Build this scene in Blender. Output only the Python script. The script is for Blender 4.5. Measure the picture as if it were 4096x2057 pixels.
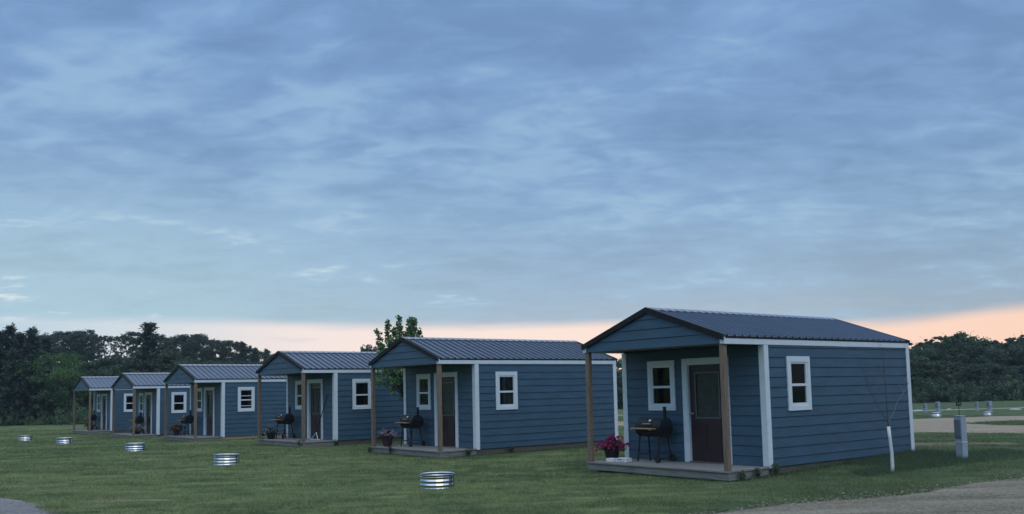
import bpy, bmesh, math, random
import numpy as np
from mathutils import Vector, Matrix, Quaternion
random.seed(7); RNG = np.random.default_rng(11)
for o in list(bpy.data.objects): bpy.data.objects.remove(o)
S = bpy.context.scene
COL = S.collection
R = math.radians
# ------------------------------------------------------------------ camera
cam = bpy.data.cameras.new("camera"); camo = bpy.data.objects.new("camera", cam); COL.objects.link(camo)
rx = (0.99976051, 0.00186152, -0.02180517); ry = (0.02188448, -0.08504103, 0.99613709); rw = (0.0, 0.99637571, 0.0850614)
camo.matrix_world = Matrix(((rx[0], ry[0], -rw[0], 0), (rx[1], ry[1], -rw[1], 0), (rx[2], ry[2], -rw[2], 1.7), (0, 0, 0, 1)))
cam.sensor_width = 36; cam.lens = 36*3592.86/4096; cam.shift_y = (1256.05-1028.5)/4096
cam.clip_start = .1; cam.clip_end = 4000
S.camera = camo
# ------------------------------------------------------------------ view
S.view_settings.view_transform = 'Standard'; S.view_settings.look = 'None'
S.view_settings.exposure = 0; S.view_settings.gamma = 1
# ------------------------------------------------------------------ node helper
class NT:
    def __init__(s, tree): s.t = tree; s.n = tree.nodes; s.l = tree.links
    def node(s, typ, ins=None, **kw):
        n = s.n.new(typ)
        for k, v in kw.items(): setattr(n, k, v)
        for k, v in (ins or {}).items(): s.set(n.inputs[k], v)
        return n
    def set(s, sock, v):
        if isinstance(v, bpy.types.NodeSocket): s.l.new(v, sock)
        else: sock.default_value = v
    def math(s, op, a, b=0.0, c=None, clamp=False):
        n = s.n.new('ShaderNodeMath'); n.operation = op; n.use_clamp = clamp
        s.set(n.inputs[0], a); s.set(n.inputs[1], b)
        if c is not None: s.set(n.inputs[2], c)
        return n.outputs[0]
    def mix(s, f, a, b, mode='MIX'):
        n = s.n.new('ShaderNodeMix'); n.data_type = 'RGBA'; n.blend_type = mode
        s.set(n.inputs[0], f); s.set(n.inputs[6], a); s.set(n.inputs[7], b)
        return n.outputs[2]
    def noise(s, vec, scale, detail=4, rough=.55, dist=0.0):
        n = s.n.new('ShaderNodeTexNoise'); s.set(n.inputs['Vector'], vec)
        n.inputs['Scale'].default_value = scale; n.inputs['Detail'].default_value = detail
        n.inputs['Roughness'].default_value = rough; n.inputs['Distortion'].default_value = dist
        return n.outputs['Fac']
    def ramp(s, f, stops, interp='LINEAR'):
        n = s.n.new('ShaderNodeValToRGB'); s.set(n.inputs[0], f); cr = n.color_ramp; cr.interpolation = interp
        while len(cr.elements) < len(stops): cr.elements.new(.5)
        for e, (p, c) in zip(cr.elements, stops):
            e.position = p; e.color = (*c, 1) if len(c) == 3 else c
        return n.outputs[0]
    def step(s, x, a, b):
        n = s.n.new('ShaderNodeMapRange'); n.interpolation_type = 'SMOOTHSTEP'
        s.set(n.inputs[0], x); s.set(n.inputs[1], a); s.set(n.inputs[2], b)
        return n.outputs[0]
def lin(r, g, b):
    f = lambda c: (c/255/12.92 if c <= 10 else ((c/255+.055)/1.055)**2.4)
    return (f(r), f(g), f(b))
# ------------------------------------------------------------------ world: overcast dusk sky
W = bpy.data.worlds.new("World"); S.world = W; W.use_nodes = True
t = NT(W.node_tree); t.n.clear()
SUN_EL, SUN_ROT = R(48), R(160)
SKX, SKY_ = 7.1, -4.2
tc = t.node('ShaderNodeTexCoord').outputs['Generated']
sx = t.node('ShaderNodeSeparateXYZ', {0: tc}); X, Y, Z = sx.outputs
az = t.math('DIVIDE', X, t.math('MAXIMUM', Y, .15))              # tangent of the azimuth from north
den = t.math('ADD', t.math('MAXIMUM', Z, 0.0), .16)
pv = t.node('ShaderNodeCombineXYZ', {0: t.math('DIVIDE', X, den), 1: t.math('DIVIDE', Y, den), 2: 0.0}).outputs[0]
mp = t.node('ShaderNodeMapping', {'Vector': pv, 'Location': (SKX, SKY_, 0), 'Rotation': (0, 0, R(20)), 'Scale': (1.0, 1.45, 1)}).outputs[0]
big = t.noise(mp, .55, 5, .5, .5)
mid = t.noise(mp, 1.7, 4, .5, .6)
rip = t.noise(mp, 3.6, 3, .5, .9)
fine = t.noise(mp, 8.0, 4, .55, .8)
el = t.math('ADD', Z, t.math('MULTIPLY', t.math('SUBTRACT', mid, .5), t.math('MULTIPLY', Z, .35)))
base = t.ramp(t.math('MULTIPLY', el, 2.0), [(0.0, lin(172, 190, 208)), (.16, lin(172, 190, 208)), (.24, lin(158, 183, 209)),
              (.36, lin(144, 175, 210)), (.52, lin(130, 163, 205)), (.70, lin(126, 160, 206)), (.84, lin(127, 163, 209)), (1.0, lin(129, 166, 212))])
base = t.mix(t.math('MULTIPLY', t.step(az, .2, .55), t.step(Z, .30, .12)), base, t.mix(1.0, base, (.88, .90, .91, 1), 'MULTIPLY'))
# paler, cyan-white low sky to the left
lf = t.math('MULTIPLY', t.step(az, .12, -.5), t.math('SUBTRACT', 1.0, t.step(Z, .07, .27)))
base = t.mix(t.math('MULTIPLY', lf, .80), base, (*lin(180, 211, 226), 1))
# cloud relief
rel = t.math('ADD', t.math('MULTIPLY', t.math('SUBTRACT', big, .5), .7), t.math('ADD', t.math('MULTIPLY', t.math('SUBTRACT', mid, .5), .85), t.math('ADD', t.math('MULTIPLY', t.math('SUBTRACT', rip, .5), .62), t.math('MULTIPLY', t.math('SUBTRACT', fine, .5), .50))))
dk = t.step(rel, .08, -.28); lt = t.step(rel, -.02, .30)
base = t.mix(t.math('MULTIPLY', t.math('MULTIPLY', dk, .62), t.math('ADD', .35, t.math('MULTIPLY', t.step(Z, .07, .24), .65))), base, t.mix(1.0, base, (*lin(214, 218, 224), 1), 'MULTIPLY'))
base = t.mix(t.math('MULTIPLY', lt, .55), base, (*lin(164, 196, 225), 1))
hot = t.math('MULTIPLY', t.step(t.math('ADD', rel, t.math('MULTIPLY', lf, .08)),   .15, .38), t.math('SUBTRACT', 1.0, t.step(Z, .10, .26)))
base = t.mix(t.math('MULTIPLY', t.math('MULTIPLY', hot, .9), t.math('ADD', .25, lf)), base, (*lin(224, 236, 236), 1))
base = t.mix(1.0, base, (.985, 1.004, .985, 1), 'MULTIPLY')
# clear peach strip under the cloud deck
sv = t.node('ShaderNodeCombineXYZ', {0: t.math('MULTIPLY', az, 3.2), 1: t.math('MULTIPLY', Z, 34.0), 2: 3.0}).outputs[0]
edge = t.noise(sv, 1.0, 5, .55, .3)
cut = t.math('ADD', .0765, t.math('MULTIPLY', t.math('SUBTRACT', edge, .5), .014))
cut = t.math('ADD', cut, t.math('ADD', t.math('MULTIPLY', t.step(az, .08, .38), -.0125), t.math('MULTIPLY', t.step(az, .42, .58), .008)))
cut = t.math('ADD', cut, t.math('MULTIPLY', t.step(az, -.10, -.40), .008))
pe = t.step(t.math('SUBTRACT', Z, cut), .0050, -.0110)
peach = t.ramp(t.math('ADD', t.math('MULTIPLY', az, .8), .5), [(0.03, lin(186, 209, 222)), (.19, lin(216, 221, 225)), (.32, lin(246, 230, 223)), (.52, lin(253, 229, 216)), (.72, lin(254, 221, 201)), (1.0, lin(254, 213, 187))])
strk = t.step(t.noise(sv, 2.1, 4, .6, .2), .56, .72)
peach = t.mix(t.math('MULTIPLY', strk, .4), peach, (*lin(205, 205, 214), 1))
peach = t.mix(1.0, peach, (1.06, 1.06, 1.06, 1), 'MULTIPLY')
fwd = t.step(Y, -.05, .35)
sky = t.mix(t.math('MULTIPLY', pe, fwd), base, peach)
sky = t.mix(t.math('MULTIPLY', t.step(Z, .13, .09), t.math('SUBTRACT', 1.0, t.step(Y, -.05, .30))), sky, (*lin(34, 48, 50), 1))   # unseen band of dark woods, added round the horizon to darken reflections
sky = t.mix(t.step(Z, .43, .80), sky, (.36, .41, .50, 1))
sky = t.mix(t.step(Z, -.01, -.05), sky, (*lin(60, 75, 66), 1))
boost = t.math('ADD', 1.0, t.math('MULTIPLY', t.step(Z, .43, .85), 1.6))
back = t.step(Y, .1, -.5)                                        # brighter open sky behind the photographer
boost = t.math('ADD', boost, t.math('MULTIPLY', back, .45))
bg = t.node('ShaderNodeBackground', {'Color': sky, 'Strength': boost})
nis = t.node('ShaderNodeTexSky'); nis.sky_type = 'NISHITA'; nis.sun_disc = False; nis.sun_elevation = R(-4); nis.sun_rotation = R(20)
bg2 = t.node('ShaderNodeBackground', {'Color': nis.outputs[0], 'Strength': .05})
ad = t.node('ShaderNodeAddShader', {0: bg.outputs[0], 1: bg2.outputs[0]})
t.l.new(ad.outputs[0], t.node('ShaderNodeOutputWorld').inputs[0])
# soft directional part of the overcast light (from high behind the camera)
sl = bpy.data.lights.new('sun', 'SUN'); sl.energy = .55; sl.angle = R(40); sl.color = (1, .95, .88)
so = bpy.data.objects.new('sun', sl); COL.objects.link(so)
so.rotation_euler = Vector((.25, -.6, .75)).to_track_quat('Z', 'Y').to_euler()
# ------------------------------------------------------------------ ground shape
ANC = [(0,0,0),(-1.4,16.5,-.08),(3.9,16.7,-.085),(9.07,20.7,.05),(1.5,19.6,-.085),(-4.3,27.3,-.065),(-9.5,33.6,-.07),(-16,41.3,-.19),(-21.5,48.4,-.31),(-26.8,54.9,-.3),(7,16.2,.05),(9.4,18.8,.05),(-49,95,-.7),(0,110,-.85),(55,118,-1.0),(26.5,56,-.55),(35,66,-.85),(10,40,-.2),(20,30,0),(-20,20,-.1),(15,10,0),(-100,60,-.7),(120,100,-1),(0,-30,0)]
def sst(x, a, b):
    u = np.clip((x-a)/(b-a), 0, 1); return u*u*(3-2*u)
def H(x, y):
    x = np.asarray(x, float); y = np.asarray(y, float); n = 0; d = 0
    for a, b, z in ANC:
        w = 1/((x-a)**2+(y-b)**2+9)**2; n = n+w*z; d = d+w
    base = n/d
    azt = x/np.maximum(y, 1.)
    hill = 8.2*sst(np.hypot(x, y), 118, 175)*(1-sst(azt, -.40, -.12))*(y > 0)
    return base + hill + .8*sst(np.hypot(x, y), 118, 200)*(y > 0)
def h1(x, y): return float(H(x, y))
# ------------------------------------------------------------------ mesh helpers
def prop(o, label=None, cat=None, group=None, kind=None):
    if label: o['label'] = label
    if cat: o['category'] = cat
    if group: o['group'] = group
    if kind: o['kind'] = kind
    return o
class MB:
    """collects simple shapes, links them as one mesh object"""
    def __init__(s): s.v = []; s.f = []; s.m = []
    def add(s, vs, fs, mi=0):
        o = len(s.v); s.v += [tuple(v) for v in vs]; s.f += [tuple(o+i for i in f) for f in fs]; s.m += [mi]*len(fs); return s
    def box(s, x0, x1, y0, y1, z0, z1, mi=0, M=None):
        vs = [(x, y, z) for x in (x0, x1) for y in (y0, y1) for z in (z0, z1)]
        if M is not None: vs = [M @ Vector(v) for v in vs]
        return s.add(vs, [(0,1,3,2),(4,6,7,5),(0,4,5,1),(2,3,7,6),(0,2,6,4),(1,5,7,3)], mi)
    def tube(s, pts, rad, n=8, mi=0, cap=True):
        pts = [Vector(p) for p in pts]; rad = rad if isinstance(rad, (list, tuple)) else [rad]*len(pts)
        rings = []; prev = None
        for i, p in enumerate(pts):
            d = (pts[min(i+1, len(pts)-1)]-pts[max(i-1, 0)]).normalized()
            a = d.orthogonal() if prev is None else (prev-d*prev.dot(d))
            if a.length < 1e-6: a = d.orthogonal()
            a.normalize(); prev = a; b = d.cross(a)
            rings.append([p+(a*math.cos(k*2*math.pi/n)+b*math.sin(k*2*math.pi/n))*rad[i] for k in range(n)])
        vs = [v for r in rings for v in r]; fs = []
        for i in range(len(rings)-1):
            for k in range(n): fs.append((i*n+k, i*n+(k+1) % n, (i+1)*n+(k+1) % n, (i+1)*n+k))
        if cap: fs += [tuple(range(n))[::-1], tuple((len(rings)-1)*n+k for k in range(n))]
        return s.add(vs, fs, mi)
    def lathe(s, prof, n=24, mi=0, M=None, sx=1, sy=1):
        vs = []; fs = []
        for r, z in prof:
            for k in range(n):
                a = 2*math.pi*k/n; v = Vector((r*math.cos(a)*sx, r*math.sin(a)*sy, z)); vs.append(M @ v if M is not None else v)
        for i in range(len(prof)-1):
            for k in range(n): fs.append((i*n+k, i*n+(k+1) % n, (i+1)*n+(k+1) % n, (i+1)*n+k))
        return s.add(vs, fs, mi)
    def build(s, name, mat, parent=None, smooth=False, bevel=0):
        me = bpy.data.meshes.new(name); me.from_pydata(s.v, [], s.f)
        for m in (mat if isinstance(mat, (list, tuple)) else [mat]): me.materials.append(m)
        me.polygons.foreach_set('material_index', s.m)
        if smooth: me.polygons.foreach_set('use_smooth', [True]*len(s.f))
        bm = bmesh.new(); bm.from_mesh(me); bmesh.ops.recalc_face_normals(bm, faces=bm.faces); bm.to_mesh(me); bm.free()
        me.update()
        o = bpy.data.objects.new(name, me); COL.objects.link(o)
        if parent: o.parent = parent
        if bevel:
            b = o.modifiers.new('bevel', 'BEVEL'); b.width = bevel; b.segments = 2; b.limit_method = 'ANGLE'
        return o
def empty(name, loc, rz=0, **k):
    o = bpy.data.objects.new(name, None); COL.objects.link(o); o.location = loc; o.rotation_euler = (0, 0, rz)
    o.empty_display_size = .1
    return prop(o, **k)
KEEP = {}
def copy_tree(o, parent=None):
    c = o.copy(); COL.objects.link(c); c.parent = parent
    for ch in [x for x in KIDS.get(o.name, [])]:
        copy_tree(ch, c)
    return c
KIDS = {}
def index_kids():
    KIDS.clear()
    for o in COL.objects:
        if o.parent: KIDS.setdefault(o.parent.name, []).append(o)
def npmesh(name, V, F, mat, parent=None, tone=None):
    """V (n,3), F (m,k) numpy arrays; tone = per-vertex number for natural colour variation and, on the lawn grass, light falloff"""
    me = bpy.data.meshes.new(name); n = len(V); m, k = F.shape
    me.vertices.add(n); me.vertices.foreach_set('co', V.astype(np.float32).ravel())
    me.loops.add(m*k); me.loops.foreach_set('vertex_index', F.astype(np.int32).ravel())
    me.polygons.add(m); me.polygons.foreach_set('loop_start', np.arange(0, m*k, k, dtype=np.int32))
    me.polygons.foreach_set('loop_total', np.full(m, k, dtype=np.int32))
    if tone is not None:
        at = me.attributes.new('tone', 'FLOAT', 'POINT'); at.data.foreach_set('value', tone.astype(np.float32))
    me.update(calc_edges=True); me.materials.append(mat)
    o = bpy.data.objects.new(name, me); COL.objects.link(o)
    if parent: o.parent = parent
    return o
# ------------------------------------------------------------------ materials
def mat(name, col, rough=.6, metal=0, var=.0, scale=6, bump=0, bscale=60, stretch=None, spec=.5, col2=None, coord='Object'):
    m = bpy.data.materials.new(name); m.use_nodes = True; t = NT(m.node_tree); b = t.n['Principled BSDF']
    co = t.node('ShaderNodeTexCoord').outputs[coord]
    if stretch: co = t.node('ShaderNodeMapping', {'Vector': co, 'Scale': stretch}).outputs[0]
    c2 = col2 or tuple(c*(1-var) for c in col); c1 = col if col2 else tuple(c*(1+var) for c in col)
    f = t.ramp(t.noise(co, scale, 6, .6), [(.3, (0, 0, 0)), (.7, (1, 1, 1))])
    t.set(b.inputs['Base Color'], t.mix(f, (*c1, 1), (*c2, 1)))
    b.inputs['Roughness'].default_value = rough; b.inputs['Metallic'].default_value = metal; b.inputs['Specular IOR Level'].default_value = spec
    if bump:
        bn = t.node('ShaderNodeBump', {'Height': t.noise(co, bscale, 5, .6), 'Strength': bump, 'Distance': .01}); t.set(b.inputs['Normal'], bn.outputs[0])
    return m
M = {}
M['blue'] = mat('blue_siding_paint', (.034, .081, .127), .55, var=.17, scale=1.6, bump=.25, bscale=22, stretch=(1, 1, 5))
M['white'] = mat('white_trim_paint', (.60, .66, .70), .55, var=.06, scale=5, bump=.1, bscale=30)
M['vinyl'] = mat('white_vinyl', (.62, .67, .70), .35, var=.03)
M['roof'] = mat('charcoal_metal_roof', (.125, .150, .190), .27, metal=.70, var=.08, scale=1.5)
M['roofdark'] = mat('dark_metal_trim', (.010, .010, .012), .6, var=.1, spec=.25)
M['ridge'] = mat('ridge_cap_metal', (.30, .32, .36), .35, metal=.5, var=.1)  # paler than the roof sheets: sky reflection put into the base colour
M['post'] = mat('treated_post_wood', (.255, .180, .125), .8, scale=3, bump=.4, bscale=40, stretch=(14, 14, 1.1), col2=(.11, .088, .066))
M['deck'] = mat('weathered_deck_wood', (.27, .255, .235), .85, scale=2.6, bump=.5, bscale=30, stretch=(.8, 9, 9), col2=(.15, .15, .145))
M['rim'] = mat('weathered_rim_board', (.25, .24, .22), .85, scale=3, bump=.5, bscale=30, stretch=(.9, .9, 9), col2=(.12, .125, .12))
M['skirt'] = mat('rough_skirt_board', (.135, .115, .092), .9, scale=3, bump=.4, bscale=30, stretch=(.8, .8, 8), col2=(.07, .066, .058))
M['newwood'] = mat('fresh_lumber', (.42, .31, .19), .8, scale=3, bump=.3, bscale=30, stretch=(.8, .8, 8), col2=(.30, .22, .14))
M['soffit'] = mat('porch_ceiling_board', (.16, .14, .12), .8, var=.15, scale=3, stretch=(1, 8, 1))
M['door'] = mat('maroon_door_paint', (.026, .011, .016), .38, var=.12, scale=5, bump=.15, bscale=12, stretch=(1, 1, 3))
M['doortrim'] = mat('door_glass_border', (.10, .10, .105), .4, var=.1)
M['metal'] = mat('door_hardware', (.35, .33, .3), .3, metal=1)
M['interior'] = mat('room_dark_tone', (.03, .028, .026), .8, var=.2)
M['black'] = mat('black_grill_enamel', (.012, .013, .015), .55, spec=.3, var=.3, scale=9, bump=.1)
M['lid'] = mat('weathered_grill_lid', (.024, .028, .034), .6, spec=.25, var=.35, scale=9, bump=.1)
M['shelf'] = mat('grill_shelf_wood', (.40, .27, .16), .7, scale=4, stretch=(1, 8, 1), col2=(.33, .21, .12))
M['rubber'] = mat('black_wheel_plastic', (.010, .010, .010), .7)
M['potblack'] = mat('black_plastic_pot', (.012, .011, .013), .5, var=.2)
M['potpurple'] = mat('purple_plastic_pot', (.055, .018, .038), .5, var=.2)
M['paper'] = mat('white_card', (.72, .74, .72), .6, var=.05)
M['ink'] = mat('printed_black', (.03, .035, .04), .6)
M['steel'] = mat('galvanised_steel', (.54, .57, .62), .10, metal=1, var=.03, scale=7)
M['gray'] = mat('grey_enclosure_paint', (.31, .36, .42), .5, metal=.1, var=.08)
M['graydark'] = mat('grey_meter_door_paint', (.12, .15, .18), .5, var=.08)
M['tube'] = mat('white_tree_guard', (.55, .60, .60), .55, var=.08, scale=12)
M['lidgrey'] = mat('weathered_pale_plastic', (.34, .36, .36), .6, var=.1)
M['bark'] = mat('grey_brown_bark', (.075, .060, .046), .9, var=.3, scale=9, bump=.6, stretch=(4, 4, .8))
M['barkpale'] = mat('pale_bark', (.25, .25, .22), .85, var=.3, scale=9, bump=.3)
M['twig'] = mat('sapling_bark', (.055, .05, .046), .85, var=.2, scale=12)
M['twigpale'] = mat('pale_twig_bark', (.17, .21, .24), .85, var=.2, scale=12)
M['curtain'] = mat('grey_curtain', (.20, .22, .20), .9, var=.15, scale=14, stretch=(6, 6, .4))
M['rust'] = mat('rusty_charred_steel', (.05, .03, .02), .9, var=.4)
def glassmat():
    m = bpy.data.materials.new('window_glass'); m.use_nodes = True; t = NT(m.node_tree); t.n.clear()
    tr = t.node('ShaderNodeBsdfTransparent', {'Color': (.62, .66, .66, 1)}); gl = t.node('ShaderNodeBsdfGlossy', {'Color': (.8, .85, .9, 1), 'Roughness': .03})
    fr = t.node('ShaderNodeFresnel', {'IOR': 1.5}); mx = t.node('ShaderNodeMixShader', {0: fr.outputs[0], 1: tr.outputs[0], 2: gl.outputs[0]})
    t.l.new(mx.outputs[0], t.node('ShaderNodeOutputMaterial').inputs[0]); return m
M['glass'] = glassmat()
def leafmat(name, dark, light, rough=.6, trans=.25):
    m = bpy.data.materials.new(name); m.use_nodes = True; t = NT(m.node_tree); b = t.n['Principled BSDF']
    a = t.node('ShaderNodeAttribute', attribute_name='tone').outputs['Fac']
    oi = t.node('ShaderNodeObjectInfo').outputs['Random']
    f = t.math('ADD', t.math('MULTIPLY', a, .62), t.math('MULTIPLY', oi, .38))
    c = t.mix(f, (*dark, 1), (*light, 1)); t.set(b.inputs['Base Color'], c)
    b.inputs['Roughness'].default_value = rough; b.inputs['Specular IOR Level'].default_value = .25
    if trans:
        tl = t.node('ShaderNodeBsdfTranslucent', {'Color': c}); mx = t.node('ShaderNodeMixShader', {0: trans, 1: b.outputs[0], 2: tl.outputs[0]})
        t.l.new(mx.outputs[0], t.n['Material Output'].inputs[0])
    return m
M['leafdark'] = leafmat('dark_broadleaf', (.030, .058, .040), (.075, .115, .075))
M['leafmid'] = leafmat('mid_broadleaf', (.040, .078, .045), (.095, .155, .085))
M['leaflight'] = leafmat('spring_green_leaf', (.044, .100, .034), (.105, .195, .064))
M['needle'] = leafmat('conifer_needle', (.022, .046, .038), (.052, .085, .066), trans=.1)
M['shrub'] = leafmat('shrub_leaf', (.060, .115, .055), (.150, .225, .110))
M['maple'] = leafmat('maple_leaf', (.060, .120, .055), (.165, .265, .125))
M['grass'] = leafmat('grass_blade', (.060, .100, .045), (.265, .315, .138), .7, .3)
M['tallgrass'] = leafmat('uncut_grass', (.045, .085, .045), (.115, .165, .095), .7, .3)
M['weed'] = leafmat('weed_leaf', (.040, .075, .040), (.090, .140, .070), .7, .3)
def petal(name, c, c2): return leafmat(name, c, c2, .55, .3)
M['magenta'] = petal('magenta_petal', (.26, .012, .09), (.55, .05, .26))
M['pinkwhite'] = petal('pale_pink_petal', (.42, .26, .36), (.70, .60, .68))
M['mauve'] = petal('mauve_petal', (.25, .18, .26), (.50, .42, .50))
M['redpetal'] = petal('dark_red_petal', (.14, .012, .022), (.24, .03, .04))
M['yellowpetal'] = petal('yellow_petal', (.42, .30, .05), (.60, .46, .08))
M['cream'] = petal('cream_petal', (.36, .28, .24), (.60, .50, .44))
def ground_mat():
    m = bpy.data.materials.new('lawn_ground'); m.use_nodes = True; t = NT(m.node_tree); b = t.n['Principled BSDF']
    co = t.node('ShaderNodeTexCoord').outputs['Object']
    gp = t.node('ShaderNodeSeparateXYZ', {0: co}); n1 = t.noise(co, .11, 4, .55); n2 = t.noise(co, .8, 6, .6, .4)
    st = t.node('ShaderNodeMapping', {'Vector': co, 'Rotation': (0, 0, R(8)), 'Scale': (.35, 1.6, 1)}).outputs[0]
    n3 = t.noise(st, 1.3, 6, .65, .3); n4 = t.noise(co, 26, 5, .7)
    c = t.ramp(n1, [(.35, (.075, .110, .045)), (.65, (.110, .150, .058))])
    c = t.mix(t.step(n3, .46, .57), c, (.170, .205, .090, 1))
    c = t.mix(t.math('MULTIPLY', t.step(n2, .53, .42), .7), c, (.052, .085, .038, 1))
    c = t.mix(t.math('MULTIPLY', t.step(n4, .55, .35), .45), c, (.040, .064, .030, 1))
    c = t.mix(t.math('MULTIPLY', t.step(t.math('DIVIDE', gp.outputs[0], t.math('MAXIMUM', gp.outputs[1], 1.0)), .10, .36), .55), c, (.052, .085, .050, 1))   # weaker light toward the east, put into the turf colour
    c = t.mix(t.math('MULTIPLY', t.step(t.noise(co, .42, 5, .6, .5), .66, .74), .45), c, (.15, .14, .085, 1))
    t.set(b.inputs['Base Color'], c); b.inputs['Roughness'].default_value = .95; b.inputs['Specular IOR Level'].default_value = .1
    t.set(b.inputs['Normal'], t.node('ShaderNodeBump', {'Height': t.noise(co, 14, 6, .75), 'Strength': .7, 'Distance': .05}).outputs[0])
    return m
M['ground'] = ground_mat()
def gravel_mat(name, c1, c2, c3):
    m = bpy.data.materials.new(name); m.use_nodes = True; t = NT(m.node_tree); b = t.n['Principled BSDF']
    co = t.node('ShaderNodeTexCoord').outputs['Object']
    st = t.node('ShaderNodeMapping', {'Vector': co, 'Rotation': (0, 0, R(-25)), 'Scale': (.3, 1.8, 1)}).outputs[0]
    c = t.ramp(t.noise(st, 1.0, 6, .6, .3), [(.35, c1), (.65, c2)])
    vo = t.node('ShaderNodeTexVoronoi', {'Vector': co, 'Scale': 34.0}); v = t.node('ShaderNodeSeparateXYZ', {0: vo.outputs['Color']}).outputs[0]
    c = t.mix(t.math('MULTIPLY', t.step(v, .55, .95), .55), c, (*c3, 1))
    c = t.mix(t.math('MULTIPLY', t.step(v, .30, .05), .45), c, tuple(x*.4 for x in c1)+(1,))
    c = t.mix(t.math('MULTIPLY', t.step(t.noise(co, 3.2, 6, .7), .60, .72), .4), c, tuple(x*.5 for x in c1)+(1,))
    t.set(b.inputs['Base Color'], c); b.inputs['Roughness'].default_value = .95; b.inputs['Specular IOR Level'].default_value = .1
    t.set(b.inputs['Normal'], t.node('ShaderNodeBump', {'Height': t.noise(co, 40, 6, .8), 'Strength': .8, 'Distance': .03}).outputs[0])
    return m
M['gravel'] = gravel_mat('gravel', (.135, .122, .090), (.275, .252, .195), (.33, .31, .25))
M['farroad'] = gravel_mat('pale_gravel', (.25, .215, .155), (.33, .285, .215), (.38, .34, .27))
M['path'] = gravel_mat('grey_path_gravel', (.17, .17, .17), (.25, .25, .25), (.32, .32, .32))
M['bare'] = gravel_mat('bare_earth', (.14, .11, .085), (.20, .165, .13), (.27, .24, .2))
# ------------------------------------------------------------------ ground and roads
def warp(n, lo, hi, c, s):
    a = np.arcsinh((lo-c)/s); b = np.arcsinh((hi-c)/s); return c+s*np.sinh(np.linspace(a, b, n))
gx = warp(400, -330, 330, 2, 14); gy = warp(400, -80, 330, 20, 14)
GX, GY = np.meshgrid(gx, gy, indexing='ij'); GZ = H(GX, GY)
def gridfaces(nx, ny):
    i = np.arange(nx*ny).reshape(nx, ny); return np.stack([i[:-1, :-1].ravel(), i[1:, :-1].ravel(), i[1:, 1:].ravel(), i[:-1, 1:].ravel()], 1)
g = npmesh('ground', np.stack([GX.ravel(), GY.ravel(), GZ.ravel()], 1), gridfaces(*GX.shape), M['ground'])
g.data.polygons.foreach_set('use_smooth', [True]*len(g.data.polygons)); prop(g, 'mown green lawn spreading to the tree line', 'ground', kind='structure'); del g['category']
def sdf(px, py, poly):
    """signed distance, positive inside"""
    P = np.array(poly, float); n = len(P); d = np.full(px.shape, 1e9); ins = np.zeros(px.shape, bool)
    for i in range(n):
        a, b = P[i], P[(i+1) % n]; e = b-a; tt = np.clip(((px-a[0])*e[0]+(py-a[1])*e[1])/(e@e), 0, 1)
        d = np.minimum(d, np.hypot(px-a[0]-tt*e[0], py-a[1]-tt*e[1]))
        c = ((a[1] > py) != (b[1] > py)) & (px < (b[0]-a[0])*(py-a[1])/(b[1]-a[1]+1e-12)+a[0]); ins ^= c
    return np.where(ins, d, -d)
def vnoise(x, y, s, seed):
    r = np.random.default_rng(seed).random((256, 256)); x = x/s; y = y/s
    xi = np.floor(x).astype(int); yi = np.floor(y).astype(int); fx = x-xi; fy = y-yi; fx = fx*fx*(3-2*fx); fy = fy*fy*(3-2*fy)
    g = lambda a, b: r[a % 256, b % 256]
    return (g(xi, yi)*(1-fx)+g(xi+1, yi)*fx)*(1-fy)+(g(xi, yi+1)*(1-fx)+g(xi+1, yi+1)*fx)*fy-.5
def patch(name, poly, cell, amp, m, label, seed, lift=.035):
    P = np.array(poly); x = np.arange(P[:, 0].min()-1, P[:, 0].max()+1, cell); y = np.arange(P[:, 1].min()-1, P[:, 1].max()+1, cell)
    X_, Y_ = np.meshgrid(x, y, indexing='ij'); d = sdf(X_, Y_, poly)
    d = d+amp*(vnoise(X_, Y_, amp*4, seed)+.7*vnoise(X_, Y_, amp*1.6, seed+1)+.5*vnoise(X_, Y_, amp*.6, seed+2))
    Zz = H(X_, Y_)+np.clip(d*.16, -.09, lift)
    o = npmesh(name, np.stack([X_.ravel(), Y_.ravel(), Zz.ravel()], 1), gridfaces(*X_.shape), m)
    o['kind'] = 'structure'; o['label'] = label
    o.data.polygons.foreach_set('use_smooth', [True]*len(o.data.polygons))
    return o
NEAR = [(2.2,12.0),(4.0,13.25),(5.55,13.75),(6.85,14.25),(8.75,15.5),(14,18.0),(24,21.5),(24,4),(-2,4),(-.5,9.5)]
MIDR = [(-8,42.5),(-8,47.8),(5.9,50.5),(23.8,54),(31.3,55.6),(60,61),(60,51),(31,43),(22.3,39.7),(18.05,38.2),(18.35,32.9),(24,30.6),(40,29),(40,22),(24,26.2),(16.1,28.7),(14.7,29.6),(13.3,31),(10.5,37),(5.4,45.6)]
PATH = [(-9.9,17.2),(-8.96,16.3),(-8.1,15.45),(-7.2,14.15),(-6.2,11.5),(-6,6),(-22,6),(-22,19.5)]
patch('gravel_road', NEAR, .09, .35, M['gravel'], 'grey gravel road crossing the near right corner', 1)
patch('gravel_road', MIDR, .30, .6, M['farroad'], 'pale gravel road forking behind the cabins', 5, .06)
patch('gravel_path', PATH, .10, .3, M['path'], 'grey gravel path end in the near left corner', 9)
patch('dirt_path', [(9.0,25.6),(10.9,24.9),(13.0,24.0),(13.0,23.5),(10.9,23.5),(8.4,24.4)], .12, .3, M['bare'], 'strip of bare earth behind the nearest cabin', 14, .02)
patch('dirt_path', [(-8.7,16.0),(-7.2,15.85),(-6.0,15.9),(-7.2,16.2),(-8.4,16.2)], .08, .25, mat('straw_soil', (.16,.13,.085), .95, var=.2, scale=8), 'thin straw coloured patch in the lawn beside the path', 17, .006)
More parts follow.
